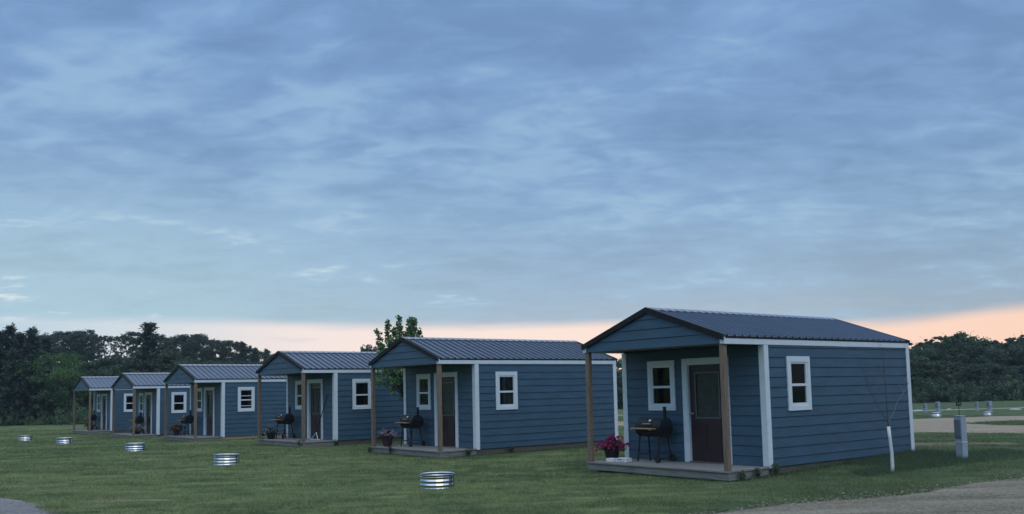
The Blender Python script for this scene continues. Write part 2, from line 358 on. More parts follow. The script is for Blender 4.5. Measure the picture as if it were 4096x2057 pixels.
patch('gravel_lane', [(5,70.6),(20,72.3),(37,78.0),(46,79.4),(60,82),(60,82.8),(46,80.2),(36,79.0),(19,73.2),(5,71.3)], .35, .3, M['farroad'], 'thin far gravel lane crossing the lawn', 21, .05)
# ------------------------------------------------------------------ cabins
CW, CP, CL = 3.796, 1.21, 6.574
HE, HG, HR = 2.492, 2.354, 3.154
CAB = [(1.562,19.648,.139,.9060),(-4.335,27.292,.121,.9148),(-9.559,33.598,.114,.8933),(-15.987,41.269,-.006,.8814),(-21.552,48.369,-.123,.8942),(-26.829,54.891,-.104,.8959)]
def to_world(i, x, y, z=0):
    cx, cy, cz, a = CAB[i]; return (cx+x*math.cos(a)+y*math.sin(a), cy-x*math.sin(a)+y*math.cos(a), cz+z)
def laps(mb, fn, u0, u1, z0, z1, holes=(), expo=.195, phase=0.0):
    """lap siding: fn(u, depth, z) -> point; u0/u1 may be functions of z; holes = (ua, ub, za, zb)"""
    fu0 = u0 if callable(u0) else (lambda z: u0); fu1 = u1 if callable(u1) else (lambda z: u1)
    z = z0-phase
    while z < z1-.002:
        b = max(z, z0); tp = min(z+expo, z1); zt = tp
        gap = .011 if tp < z1-.001 else 0
        cuts = sorted({b, tp-gap} | {c for h in holes for c in (h[2], h[3]) if b < c < tp-gap})
        dep = lambda zz: .026-.016*(zz-z)/expo
        for ca, cb in zip(cuts[:-1], cuts[1:]):
            mid_ = (ca+cb)/2; iv = [(0, 1)]
            ua0, ua1, ub0, ub1 = fu0(ca), fu1(ca), fu0(cb), fu1(cb)
            hs = sorted((h[0], h[1]) for h in holes if h[2] <= mid_ <= h[3])
            seg = []; cur = None
            L = ua0; Lb = ub0
            for ha, hb in hs:
                seg.append((L, ha, Lb, ha)); L = Lb = hb
            seg.append((L, ua1, Lb, ub1))
            for a0, a1, b0, b1 in seg:
                mb.add([fn(a0, dep(ca), ca), fn(a1, dep(ca), ca), fn(b1, dep(cb), cb), fn(b0, dep(cb), cb)], [(0, 1, 2, 3)])
                if ca == b: mb.add([fn(a0, dep(ca), ca), fn(a1, dep(ca), ca), fn(a1, 0, ca), fn(a0, 0, ca)], [(0, 1, 2, 3)])
        if gap:
            g0, g1, k0, k1 = fu0(tp-gap), fu1(tp-gap), fu0(tp), fu1(tp)
            hs = sorted((h[0], h[1]) for h in holes if h[2] <= tp-gap/2 <= h[3]); L = g0; Lb = k0; seg = []
            for ha, hb in hs: seg.append((L, ha, Lb, ha)); L = Lb = hb
            seg.append((L, g1, Lb, k1))
            for a0, a1, b0, b1 in seg:
                mb.add([fn(a0, dep(tp-gap), tp-gap), fn(a1, dep(tp-gap), tp-gap), fn(a1, 0, tp-gap), fn(a0, 0, tp-gap)], [(0, 1, 2, 3)])
                mb.add([fn(a0, 0, tp-gap), fn(a1, 0, tp-gap), fn(b1, 0, tp), fn(b0, 0, tp)], [(0, 1, 2, 3)])
        z += expo
FW = (.752, 1.528, 1.063, 2.132)     # front window outer trim x0 x1 z0 z1
SW = (1.890, 2.657, 1.046, 2.121)    # side window y0 y1 z0 z1
DR = (1.742, 2.955, 0, 2.15)
def make_window(root, fn, ua, ub, za, zb, parts=True):
    """fn(u, d, z): d outward"""
    def bx(mb, u0, u1, z0, z1, d0, d1, mi=0):
        vs = [fn(u, d, z) for u in (u0, u1) for d in (d0, d1) for z in (z0, z1)]
        mb.add(vs, [(0,1,3,2),(4,6,7,5),(0,4,5,1),(2,3,7,6),(0,2,6,4),(1,5,7,3)], mi)
    T = .092; w = MB()
    bx(w, ua, ua+T, za, zb, -.03, .046); bx(w, ub-T, ub, za, zb, -.03, .046)
    bx(w, ua+T, ub-T, zb-T-.02, zb, -.03, .048); bx(w, ua+T, ub-T, za, za+T, -.03, .052)
    W_ = w.build('window', M['white'], root)
    f = MB(); a, b, c, d = ua+T, ub-T, za+T, zb-T-.02; s = .045; mz = (c+d)/2-.02
    bx(f, a, a+s, c, d, -.03, .036); bx(f, b-s, b, c, d, -.03, .036); bx(f, a+s, b-s, c, c+s+.012, -.03, .034); bx(f, a+s, b-s, d-s*.8, d, -.03, .034)
    bx(f, a+s, b-s, mz-.026, mz+.026, -.03, .033)
    f.build('frame', M['vinyl'], W_)
    for z0, z1 in ((c+s+.012, mz-.026), (mz+.026, d-s*.8)):
        p = MB(); bx(p, a+s, b-s, z0, z1, .002, .006)
        p.build('pane', M['glass'], W_)
    cu = MB()
    for u0, u1 in ((a+s-.02, a+s+.09), (b-s-.13, b-s+.03)):
        n = 12
        for k in range(n):
            q0, q1 = u0+(u1-u0)*k/n, u0+(u1-u0)*(k+1)/n; d0, d1 = -.09+.012*math.sin(k*1.7), -.09+.012*math.sin((k+1)*1.7)
            cu.add([fn(q0, d0, c-.05), fn(q1, d1, c-.05), fn(q1, d1, d+.05), fn(q0, d0, d+.05)], [(0, 1, 2, 3)])
    cu.build('curtain', M['curtain'], W_)
    return W_
def make_cabin():
    root = empty('cabin', (0, 0, 0)); root['category'] = 'cabin'
    front = lambda u, d, z: (u, CP-d, z); right = lambda u, d, z: (CW+d, u, z); left = lambda u, d, z: (-d, u, z); rear = lambda u, d, z: (u, CL+d, z)
    T = .02
    w = MB(); laps(w, front, .02, CW-.02, .0, HG, [(FW[0]+.03, FW[1]-.03, FW[2]+.03, FW[3]-.03), (DR[0]+.05, DR[1]-.05, -.1, DR[3]-.05)])
    w.build('front_wall', M['blue'], root)
    w = MB(); laps(w, right, CP+.02, CL-.02, -.012, HG-.015, [(SW[0]+.03, SW[1]-.03, SW[2]+.03, SW[3]-.03)], phase=.03); w.build('side_wall', M['blue'], root)
    w = MB(); laps(w, left, CP+.02, CL-.02, -.012, HG-.015, phase=.03); w.build('side_wall', M['blue'], root)
    w = MB(); laps(w, rear, .02, CW-.02, -.012, HG); w.build('rear_wall', M['blue'], root)
    # dark backing, closed behind the windows too, stands in for the unlit room
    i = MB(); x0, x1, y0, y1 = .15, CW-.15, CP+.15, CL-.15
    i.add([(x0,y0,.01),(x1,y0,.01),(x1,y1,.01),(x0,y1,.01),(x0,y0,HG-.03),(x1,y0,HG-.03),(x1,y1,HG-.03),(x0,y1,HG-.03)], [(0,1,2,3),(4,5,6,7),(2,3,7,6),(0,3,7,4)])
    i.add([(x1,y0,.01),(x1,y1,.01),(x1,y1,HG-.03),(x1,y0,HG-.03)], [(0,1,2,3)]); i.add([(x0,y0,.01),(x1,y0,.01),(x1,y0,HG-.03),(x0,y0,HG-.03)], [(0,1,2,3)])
    i.build('dark_room_backing', M['interior'], root)
    # slope function of the roof underside
    hw = CW/2; OH = .028; sl = (HR-HE)/(hw+OH)
    roof_z = lambda x: HR-abs(x-hw)*sl
    for fn, nm in ((lambda u, d, z: (u, .02-d, z), 'gable'), (lambda u, d, z: (u, CL-.02+d, z), 'gable')):
        w = MB(); top = HR-.05
        laps(w, fn, lambda z: min(hw, max(.02, hw-(HR-.045-z)/sl)), lambda z: max(hw, min(CW-.02, hw+(HR-.045-z)/sl)), HG, HR-.05, phase=.0)
        # backing board
        for yy in (.045,):
            w.add([fn(.02, -.02, HG), fn(CW-.02, -.02, HG), fn(CW-.02, -.02, HG+.10), fn(hw, -.02, HR-.04), fn(.02, -.02, HG+.10)], [(0, 1, 2, 3, 4)])
        w.build(nm, M['blue'], root)
    # porch ceiling, beams
    s = MB(); s.box(.05, CW-.05, .06, CP-.03, HG+.02, HG+.04); s.box(.02, CW-.02, .025, .11, HG-.0, HG+.10); s.build('porch_ceiling', M['soffit'], root)
    # roof: ribbed sheets + underside
    y0, y1 = -.026, CL+.061; r = MB(); th = .022
    for sg in (-1, 1):
        def P(dist, y, up):      # dist from ridge horizontally
            n = Vector((sg*sl, 0, 1)).normalized(); p = Vector((hw+sg*dist, y, HR-dist*sl)); return p+n*up
        Dm = hw+OH
        prof = []; y = y0; pitch = .2286
        ys = [(y0, 0)]
        yy = y0+.09
        while yy+.05 < y1:
            ys += [(yy, 0), (yy+.007, .032), (yy+.032, .032), (yy+.050, 0)]
            yy += pitch
        ys += [(y1, 0)]
        vs = [P(0, a, b) for a, b in ys]+[P(Dm, a, b) for a, b in ys]; n = len(ys)
        r.add(vs, [(k, k+1, n+k+1, n+k) for k in range(n-1)])
        vs = [P(0, y0, -th), P(0, y1, -th), P(Dm, y1, -th), P(Dm, y0, -th)]; r.add(vs, [(0, 1, 2, 3)])
        r.add([P(Dm, y0, -th), P(Dm, y1, -th), P(Dm, y1, 0), P(Dm, y0, 0)], [(0, 1, 2, 3)])
    RO = r.build('roof', M['roof'], root)
    r = MB()
    for sg in (-1, 1):
        n = Vector((sg*sl, 0, 1)).normalized()
        a = Vector((hw, y0-.01, HR))+Vector((0, 0, .035)); b = Vector((hw+sg*.15, y0-.01, HR-.15*sl))+n*.024
        a2, b2 = a.copy(), b.copy(); a2.y = b2.y = y1+.01
        r.add([a, b, b2, a2, a-Vector((0,0,.012)), b-n*.012, b2-n*.012, a2-Vector((0,0,.012))], [(0,1,2,3),(4,5,6,7),(0,1,5,4),(3,2,6,7),(1,2,6,5)])
    r.build('ridge_cap', M['ridge'], RO)
    for ya, yb in ((y0-.02, y0+.045), (y1-.045, y1+.02)):
        r = MB()
        for sg in (-1, 1):
            n = Vector((sg*sl, 0, 1)).normalized(); q = [Vector((hw, 0, HR+.032)), Vector((hw+sg*(hw+OH+.012), 0, HR-(hw+OH+.012)*sl))+n*.026]
            lo = [Vector((hw, 0, HR-.088)), Vector((hw+sg*(hw+OH+.012), 0, HR-(hw+OH+.012)*sl-.082))]
            vs = [v+Vector((0, yy, 0)) for yy in (ya, yb if ya < 1 else yb) for v in (q[0], q[1], lo[1], lo[0])]
            # thin face + top flange
            e = .012 if ya < 1 else -.012; fy = ya if ya < 1 else yb
            face = [v+Vector((0, fy, 0)) for v in (q[0], q[1], lo[1], lo[0])]; fb = [v+Vector((0, e, 0)) for v in face]
            r.add(face+fb, [(0,1,2,3),(4,5,6,7),(0,1,5,4),(1,2,6,5),(2,3,7,6)])
            tf = [q[0]+Vector((0, ya, 0)), q[1]+Vector((0, ya, 0)), q[1]+Vector((0, yb, 0)), q[0]+Vector((0, yb, 0))]
            r.add(tf, [(0,1,2,3)])
        r.build('rake_trim', M['roofdark'], RO)
    # dark eave edge
    for sg in (-1, 1):
        xx = hw+sg*(hw+OH); r = MB(); r.box(min(xx, xx+sg*.014), max(xx, xx+sg*.014), y0+.05, y1-.05, HE-.042, HE-.004); r.build('eave_trim', M['roofdark'], RO)
    # fascia boards along both sides with short returns at the gable
    for sg in (-1, 1):
        xo = CW+.035 if sg > 0 else -.035; f = MB()
        f.box(min(xo, xo-sg*.03), max(xo, xo-sg*.03), -.010, 3.62, HG-.012, HE-.02); f.box(min(xo, xo-sg*.03), max(xo, xo-sg*.03), 3.624, CL+.03, HG-.014, HE-.02)
        f.box(min(xo-sg*.031, xo-sg*.10), max(xo-sg*.031, xo-sg*.10), -.014, .018, HG-.006, HE-.05)
        f.build('fascia', M['white'], root)
    # corner boards
    for (x, y, sx_, sy_) in ((0, CP, -1, -1), (CW, CP, 1, -1), (0, CL, -1, 1), (CW, CL, 1, 1)):
        c = MB(); wd = .10; o_ = .036
        xo = x+sx_*o_; yo = y+sy_*o_
        zb_ = 0.0 if y == CP else -.03
        c.box(min(xo, x-sx_*wd), max(xo, x-sx_*wd), min(yo, yo-sy_*.022), max(yo, yo-sy_*.022), zb_+.002, HG-.018)
        ya_, yb_ = yo-sy_*.0225, y-sy_*wd
        c.box(min(xo-sx_*.001, xo-sx_*.023), max(xo-sx_*.001, xo-sx_*.023), min(ya_, yb_), max(ya_, yb_), -.03 if x == CW or y != CP else 0, HG-.018)
        c.build('corner_trim', M['white'], root, bevel=.003)
    make_window(root, front, *FW); make_window(root, right, *SW)
    # door
    x0, x1, z1 = DR[0], DR[1], DR[3]; d = MB(); T = .115
    d.box(x0, x0+T, CP-.05, CP+.0, .0, z1); d.box(x1-T, x1, CP-.05, CP, 0, z1); d.box(x0+T, x1-T, CP-.052, CP, z1-T, z1)
    dt = d.build('door_trim', M['white'], root, bevel=.003)
    j = MB(); j.box(x0+T, x0+T+.022, CP-.035, CP+.07, .0, z1-T-.022); j.box(x1-T-.022, x1-T, CP-.035, CP+.07, 0, z1-T-.022); j.box(x0+T, x1-T, CP-.035, CP+.07, z1-T-.022, z1-T)
    j.build('door_jamb', M['white'], root)
    xa, xb, zt = x0+T+.026, x1-T-.026, z1-T-.026; d = MB()
    gx0, gx1, gz0, gz1 = xa+.17, xb-.17, .93, 1.83
    d.box(xa, gx0, CP+.03, CP+.07, .025, zt); d.box(gx1, xb, CP+.03, CP+.07, .025, zt); d.box(gx0, gx1, CP+.03, CP+.07, .025, gz0); d.box(gx0, gx1, CP+.03, CP+.07, gz1, zt)
    for pa, pb in ((xa+.14, (xa+xb)/2-.05), ((xa+xb)/2+.05, xb-.14)):
        d.box(pa, pb, CP+.022, CP+.031, .22, .76)
    D = d.build('door', M['door'], root)
    g = MB(); g.box(gx0, gx1, CP+.045, CP+.052, gz0, gz1); g.build('door_glass', mat('leaded_glass', (.030, .038, .044), .10, var=.5, scale=22, spec=.6), D)
    g = MB()
    for a, b, c_, d_ in ((gx0-.03, gx1+.03, gz0-.03, gz0), (gx0-.03, gx1+.03, gz1, gz1+.03), (gx0-.03, gx0, gz0, gz1), (gx1, gx1+.03, gz0, gz1)): g.box(a, b, CP+.018, CP+.03, c_, d_)
    g.build('glass_border', M['doortrim'], D)
    g = MB(); m_ = (gx0+gx1)/2; pts = lambda f: [(m_+math.cos(a)*f*.15, CP+.043, (gz0+gz1)/2+math.sin(a)*f*.30) for a in np.linspace(0, 2*math.pi, 25)]
    g.tube(pts(1), .004, 5, cap=False); g.tube(pts(.55), .003, 5, cap=False)
    for q in (-1, 1): g.tube([(m_+q*.17, CP+.043, gz0+.05), (m_+q*.17, CP+.043, gz1-.05)], .003, 5)
    for q in (.12, .78): g.tube([(gx0+.03, CP+.043, gz0+q), (gx1-.03, CP+.043, gz0+q)], .003, 5)
    g.build('leading', M['doortrim'], D)
    g = MB(); g.lathe([(.0, 0), (.028, .004), (.03, .008), (.012, .012), (.012, .03), (.03, .045), (.028, .065), (0, .07)], 14, M=Matrix.Translation((xa+.07, CP+.03, 1.0)) @ Matrix.Rotation(R(90), 4, 'X')); g.build('handle', M['metal'], D, smooth=True)
    g = MB(); g.box(x0+T, x1-T, CP-.04, CP+.07, .001, .024); g.build('threshold', M['metal'], root)
    # posts
    for x in (.06, CW-.06):
        p = MB(); p.box(x-.052, x+.052, .012, .112, -.0, HG+.0); p.build('porch_post', M['post'], root, bevel=.006)
    # deck
    d = MB(); nb = 8; bw = (CP+.02)/nb; rr = random.Random(3)
    for k in range(nb):
        z = rr.uniform(-.003, .003); d.box(-.015+rr.uniform(-.008, .004), CW+.012+rr.uniform(-.006, .008), -.018+k*bw+.003, -.018+(k+1)*bw-.004, -.036+z, -.002+z)
    DK = d.build('deck', M['deck'], root, bevel=.003)
    d = MB(); d.box(.0, 1.35, .012, .05, -.172, -.045); d.box(1.354, CW-.0, .010, .05, -.176, -.044); d.build('rim_board', M['rim'], DK, bevel=.004)
    d = MB(); d.box(CW-.045, CW-.006, .052, CP, -.174, -.045); d.build('rim_board', M['rim'], DK)
    d = MB(); d.box(.006, .045, .052, CP, -.174, -.045); d.build('rim_board', M['rim'], DK)
    s = MB(); s.box(CW-.05, CW-.008, CP+.003, CL, -.21, -.014); s.box(.008, .05, CP+.003, CL, -.21, -.014); s.box(.05, CW-.05, CL-.05, CL-.01, -.21, -.014)
    s.build('skirt', M['skirt'], root)
    return root
proto = make_cabin(); index_kids()
CLAB = ['nearest and largest blue cabin, beside the gravel road',
 'second blue cabin from the right, a young tree showing above its roof',
 'blue cabin third from the right, a long rake leaning by its door',
 'blue cabin with red and yellow porch flowers and a pale new base board',
 'small blue cabin second from the left end of the row',
 'farthest and smallest blue cabin, at the left end of the row']
cabins = []
for i, (x, y, z, a) in enumerate(CAB):
    c = proto if i == 0 else copy_tree(proto)
    c.location = (x, y, z); c.rotation_euler = (0, 0, -a); prop(c, CLAB[i], 'cabin', 'row of blue cabins on the lawn'); cabins.append(c)
index_kids()
for ch in KIDS[cabins[3].name]:
    if ch.name.startswith('skirt'):
        ch.data = ch.data.copy(); ch.data.materials[0] = M['newwood']; ch['label'] = 'fresh yellow lumber skirt board'
    if ch.name.startswith('window'):
        pass
rb = MB(); rb.box(CW+.012, CW+.02, SW[0]+.14, SW[1]-.14, 1.72, 1.745); rb.box(CW+.012, CW+.02, SW[0]+.14, SW[1]-.14, 1.285, 1.31)
rbo = rb.build('screen_rail', M['vinyl'], cabins[3])
# ------------------------------------------------------------------ grills
def make_grill():
    root = empty('barrel_grill', (0, 0, 0)); root['category'] = 'grill'
    L, r, zc = .36, .205, .72; A = Matrix.Translation((0, 0, zc)) @ Matrix.Rotation(R(90), 4, 'Y')
    def half(a0, a1, rr, name, m):
        mb = MB(); n = 18; vs = []; fs = []
        for k in range(n+1):
            a = a0+(a1-a0)*k/n
            for x in (-L, L): vs.append((x, -math.cos(a)*rr, zc+math.sin(a)*rr))
        for k in range(n): fs.append((2*k, 2*k+1, 2*k+3, 2*k+2))
        fs.append(tuple(range(0, 2*n+2, 2))); fs.append(tuple(range(1, 2*n+2, 2))[::-1]); fs.append((0, 1, 2*n+1, 2*n))
        mb.add(vs, fs); return mb.build(name, m, root)
    half(R(8), R(172), r, 'lid', M['lid']); half(R(8), R(-188), r-.004, 'firebox', M['black'])
    m = MB(); m.tube([(.27, .06, .90), (.27, .06, 1.13)], .036, 14); m.tube([(.27, .06, 1.13), (.27, .06, 1.15)], .044, 14); m.build('chimney', M['black'], root, smooth=False)
    m = MB()
    for k in range(3): m.box(-L+.04, L-.09, -.385+k*.058, -.385+k*.058+.053, .695, .715)
    m.box(-L+.07, -L+.09, -.385, -.17, .675, .694); m.box(L-.14, L-.12, -.385, -.17, .675, .694)
    m.build('side_shelf', M['shelf'], root)
    m = MB(); m.tube([(-.10, -.235, .80), (.12, -.235, .80)], .014, 8); m.tube([(-.09, -.18, .80), (-.09, -.235, .80)], .007, 6); m.tube([(.11, -.18, .80), (.11, -.235, .80)], .007, 6); m.build('lid_handle', M['shelf'], root)
    m = MB(); m.lathe([(0, .02), (.026, .018), (.03, 0)], 14, M=Matrix.Translation((.06, -.165, .862)) @ Matrix.Rotation(R(52), 4, 'X')); m.build('thermometer', M['paper'], root)
    for x, wheel in ((-.28, 0), (.26, 1)):
        for sy in (-1, 1):
            m = MB(); m.tube([(x, sy*.13, .56), (x+(.03 if wheel else -.03), sy*.19, .09 if wheel else .0)], .017, 8); m.build('leg', M['black'], root)
    for sy in (-1, 1):
        m = MB(); Mx = Matrix.Translation((.295, sy*.225, .082)) @ Matrix.Rotation(R(90), 4, 'X')
        m.lathe([(.0, -.02), (.05, -.02), (.078, -.022), (.082, -.012), (.082, .012), (.078, .022), (.05, .02), (0, .02)], 20, M=Mx); m.build('wheel', M['rubber'], root)
    m = MB(); m.tube([(.295, -.23, .082), (.295, .23, .082)], .008, 6)
    m.tube([(-.305, -.175, .16), (.285, -.175, .16)], .008, 6); m.tube([(-.305, .175, .16), (.285, .175, .16)], .008, 6); m.tube([(-.305, -.175, .16), (-.305, .175, .16)], .008, 6); m.build('lower_rack', M['black'], root)
    return root
g0 = make_grill(); index_kids()
GR = [(1.20, .83, 0), (1.04, .80, 0), (.64, .80, 3), (.60, .82, 0), (1.75, .84, 0), (1.0, .84, 0)]
GL = ['black barrel grill with wood front shelf under the window of the nearest cabin',
      'black barrel grill beside the purple pot, porch of the second cabin from the right',
      'black barrel grill beside mauve flowers, porch of the third cabin from the right',
      'black barrel grill half behind a porch post on the cabin with red and yellow flowers',
      'black barrel grill behind the cream flowers on the second farthest porch',
      'black barrel grill on the farthest, leftmost porch']
for i, (x, y, rr) in enumerate(GR):
    c = g0 if i == 0 else copy_tree(g0); c.location = to_world(i, x, y, .001); c.rotation_euler = (0, 0, -CAB[i][3]+R(rr)); prop(c, GL[i], 'grill', 'barrel grills on the porches')
# ------------------------------------------------------------------ leaf clouds
def leafcloud(centers, radii, per, size, rng, aspect=.6, up=.3, flat=1.0, toneamp=.5):
    """leaf quads scattered round cluster centres -> V, F, tone"""
    n = len(centers)*per; C = np.repeat(centers, per, 0); Rr = np.repeat(radii, per)[:, None]
    g = rng.normal(size=(n, 3)); g /= np.linalg.norm(g, axis=1)[:, None]; g *= rng.random((n, 1))**.45
    g[:, 2] *= flat; P = C+g*Rr
    d = rng.normal(size=(n, 3)); d /= np.linalg.norm(d, axis=1)[:, None]
    nr = rng.normal(size=(n, 3)); nr[:, 2] += up*3; s = np.cross(d, nr); s /= np.linalg.norm(s, axis=1)[:, None]+1e-9
    sz = size*(.6+.8*rng.random((n, 1)))
    a = P+d*sz*.5; b = P+s*sz*aspect*.5; c = P-d*sz*.5; e = P-s*sz*aspect*.5
    V = np.stack([a, b, c, e], 1).reshape(-1, 3); F = np.arange(4*n).reshape(n, 4)
    ct = np.repeat(rng.random(len(centers)), per); tn = np.clip(ct*.6+rng.random(n)*.4, 0, 1)
    return V, F, np.repeat(tn, 4)
def broadleaf(name, seed, h, w, trunk_h, nclu, per, leaf, mleaf, mbark, gaps=.0, lean=0, open_=False):
    """tree of height h: trunk with limbs and a crown of leaf clumps"""
    rng = np.random.default_rng(seed); rd = random.Random(seed)
    root = empty(name, (0, 0, 0)); tr = MB(); cen = []; rad = []
    top = Vector((rd.uniform(-.1, .1)*w, rd.uniform(-.1, .1)*w, h*.86))
    tp = [Vector((0, 0, -.3)), Vector((rd.uniform(-.03, .03)*h, 0, h*.25)), Vector((rd.uniform(-.05, .05)*h, rd.uniform(-.03, .03)*h, h*.55)), top]
    r0 = h*.018; tr.tube(tp, [r0*1.25, r0, r0*.6, r0*.15], 7)
    nl = 11
    for k in range(nl):
        f = trunk_h+(1-trunk_h)*(k/nl)*.85; z = h*f
        p = tp[0].lerp(tp[1], min(1, f/.25)) if f < .25 else (tp[1].lerp(tp[2], (f-.25)/.30) if f < .55 else tp[2].lerp(tp[3], (f-.55)/.31 if f < .86 else 1))
        a = k*2.4+rd.uniform(-.5, .5); prof = math.sin(math.pi*min(1, max(.12, (f-trunk_h*.7)/(1.08-trunk_h*.7))))**.6
        ln = w*.5*prof*rd.uniform(.65, 1.1); rise = h*rd.uniform(.06, .20)
        e = p+Vector((math.cos(a)*ln, math.sin(a)*ln, rise)); m_ = p.lerp(e, .5)+Vector((0, 0, -rise*.12))
        tr.tube([p, m_, e], [r0*.42*(1.1-f), r0*.26*(1.1-f), r0*.08], 5, cap=False)
        nc = max(2, nclu//nl)
        for q in range(nc):
            s = rd.uniform(.35, 1.08); c = p.lerp(e, s)+Vector((rd.gauss(0, .10)*w, rd.gauss(0, .10)*w, rd.gauss(0, .045)*h)); cen.append(c[:]); rad.append(w*rd.uniform(.06, .145)*(.6 if open_ else 1))
    for q in range(max(3, nclu//10)):
        c = top+Vector((rd.gauss(0, .09)*w, rd.gauss(0, .09)*w, rd.uniform(-.06, .12)*h)); cen.append(c[:]); rad.append(w*rd.uniform(.05, .10))
    cen = np.array(cen); zz_ = cen[:, 2]; cen[:, 2] = np.where(zz_ > h*.85, h*.85+(zz_-h*.85)*.55, zz_)
    V, F, tn = leafcloud(cen, np.array(rad), per, leaf, rng, flat=.75)
    tr.build('trunk', mbark, root, smooth=True); npmesh('crown', V, F, mleaf, root, tn)
    return root
def conifer(name, seed, h, w, mleaf, mbark, irregular=.25, start=.04, whorls=26):
    rng = np.random.default_rng(seed); rd = random.Random(seed)
    root = empty(name, (0, 0, 0)); tr = MB(); r0 = h*.016
    tr.tube([(0, 0, -.3), (0, 0, h*.5), (0, 0, h*.99)], [r0*1.2, r0*.7, r0*.08], 7); Vs = []; Fs = []; Ts = []; off = 0; P0 = []; D0 = []; L0 = []; T0 = []
    for k in range(whorls):
        f = start+(1-start)*(k/whorls)**.9; z = h*f; ln = w*.5*(1-f)**.75*rd.uniform(1-irregular, 1+irregular)+.1
        for b in range(rd.randint(5, 7)):
            a = rd.uniform(0, 6.283); l = ln*rd.uniform(.6, 1.1); droop = rd.uniform(-.12, .28)
            e = Vector((math.cos(a)*l, math.sin(a)*l, z+droop*l)); s = Vector((0, 0, z)); mid_ = s.lerp(e, .55)+Vector((0, 0, .06*l))
            tr.tube([s, mid_, e], [r0*.22*(1.1-f), r0*.12*(1.1-f), r0*.04], 4, cap=False)
            nt = max(8, int(26*l/(w*.5)*1.2)); tone = rd.random()
            for q in range(nt):
                u = rd.uniform(.15, 1.05); p = s.lerp(mid_, u*2) if u < .5 else mid_.lerp(e, (u-.5)*2)
                P0.append((p.x+rd.gauss(0, .05)*w*.6, p.y+rd.gauss(0, .05)*w*.6, p.z+rd.gauss(0, .012)*h)); D0.append((math.cos(a)+rd.gauss(0, .7), math.sin(a)+rd.gauss(0, .7), rd.uniform(-.3, .7))); T0.append(tone*.6+rd.random()*.4)
    P = np.array(P0); D = np.array(D0); D /= np.linalg.norm(D, axis=1)[:, None]; n = len(P)
    Vall = []; Tall = []
    for rep in range(3):
        D2 = D+rng.normal(size=(n, 3))*.45; D2 /= np.linalg.norm(D2, axis=1)[:, None]; s = np.cross(D2, rng.normal(size=(n, 3))); s /= np.linalg.norm(s, axis=1)[:, None]
        ln = h*.034*(.6+.8*rng.random((n, 1))); wd = ln*.20; q = P+rng.normal(size=(n, 3))*h*.008
        Vall.append(np.stack([q-s*wd, q+s*wd, q+D2*ln+s*wd*.3, q+D2*ln-s*wd*.3], 1)); Tall.append(np.array(T0))
    V = np.concatenate(Vall).reshape(-1, 3); F = np.arange(len(V)).reshape(-1, 4); T_ = np.repeat(np.concatenate(Tall), 4)
    tr.build('trunk', mbark, root, smooth=True); npmesh('crown', V, F, mleaf, root, T_); return root
def shrub(name, seed, h, w, mleaf, leaf=.16, nclu=40, per=60):
    rng = np.random.default_rng(seed); rd = random.Random(seed); root = empty(name, (0, 0, 0)); tr = MB(); cen = []; rad = []
    for k in range(nclu):
        a = rd.uniform(0, 6.28); r = w*.5*math.sqrt(rd.random()); z = h*rd.random()*(1-(r/(w*.55))**2)**.5; cen.append((math.cos(a)*r, math.sin(a)*r, z)); rad.append(h*rd.uniform(.10, .2))
        if k % 4 == 0: tr.tube([(math.cos(a)*r*.15, math.sin(a)*r*.15, -.1), (math.cos(a)*r*.7, math.sin(a)*r*.7, z*.6), cen[-1]], [.03, .02, .006], 5)
    V, F, tn = leafcloud(np.array(cen), np.array(rad), per, leaf, rng)
    tr.build('stem', M['bark'], root); npmesh('foliage', V, F, mleaf, root, tn); return root
# prototypes (all about their own real size; moved to their first spot when used)
T = {}
T['oak'] = broadleaf('broadleaf_tree', 21, 10, 7.5, .12, 90, 60, .34, M['leafdark'], M['bark'])
T['oak2'] = broadleaf('broadleaf_tree', 22, 10, 6.2, .10, 120, 60, .32, M['leafdark'], M['bark'])
T['ash'] = broadleaf('broadleaf_tree', 23, 10, 6.0, .15, 90, 60, .30, M['leafmid'], M['bark'])
T['ash2'] = broadleaf('broadleaf_tree', 24, 10, 7.0, .08, 120, 56, .32, M['leafmid'], M['bark'])
T['birch'] = broadleaf('pale_green_tree', 25, 10, 9.0, .10, 130, 60, .27, M['leaflight'], M['barkpale'])
T['open'] = broadleaf('tall_thin_tree', 26, 10, 5.0, .52, 55, 44, .30, M['leafdark'], M['bark'], open_=True)
T['open2'] = broadleaf('tall_thin_tree', 27, 10, 4.4, .45, 50, 44, .30, M['leafdark'], M['bark'], open_=True)
T['pine'] = conifer('pine_tree', 28, 10, 6.2, M['needle'], M['bark'], .35, .05, 24)
T['spruce'] = conifer('spruce_tree', 29, 10, 5.2, M['needle'], M['bark'], .2, .0, 30)
T['spruce2'] = conifer('spruce_tree', 30, 10, 4.4, M['needle'], M['bark'], .25, .0, 28)
T['shrubA'] = shrub('shrub', 31, 2.2, 4.2, M['shrub']); T['shrubB'] = shrub('shrub', 32, 2.0, 5.0, M['leafmid'])
T['shrubC'] = shrub('shrub', 33, 2.6, 3.6, M['leafdark'])
index_kids(); USED = set()
def place(kind, x, y, s, label, cat, group, rz=None, sz=None, dz=0):
    p = T[kind]
    if kind in USED: c = copy_tree(p)
    else: c = p; USED.add(kind)
    c.location = (x, y, h1(x, y)+dz); c.rotation_euler = (0, 0, random.uniform(0, 6.28) if rz is None else rz); c.scale = (s, s, s if sz is None else sz)
    prop(c, label, cat, group); 
    if group is None and 'group' in c: del c['group']
    return c
CY, FX = 1256.05, 3592.86
def X_of(px, d):      # east offset of a bearing (photo column) at a distance north
    return (px-2048)/FX*d*.998
def hgt(px, top, d):  # tree height so that it reaches the skyline measured in the photo
    hor = 1256.05+306.8-(px-2048)*.0219
    return 1.7+(hor-top)/FX*d-h1(X_of(px, d), d)
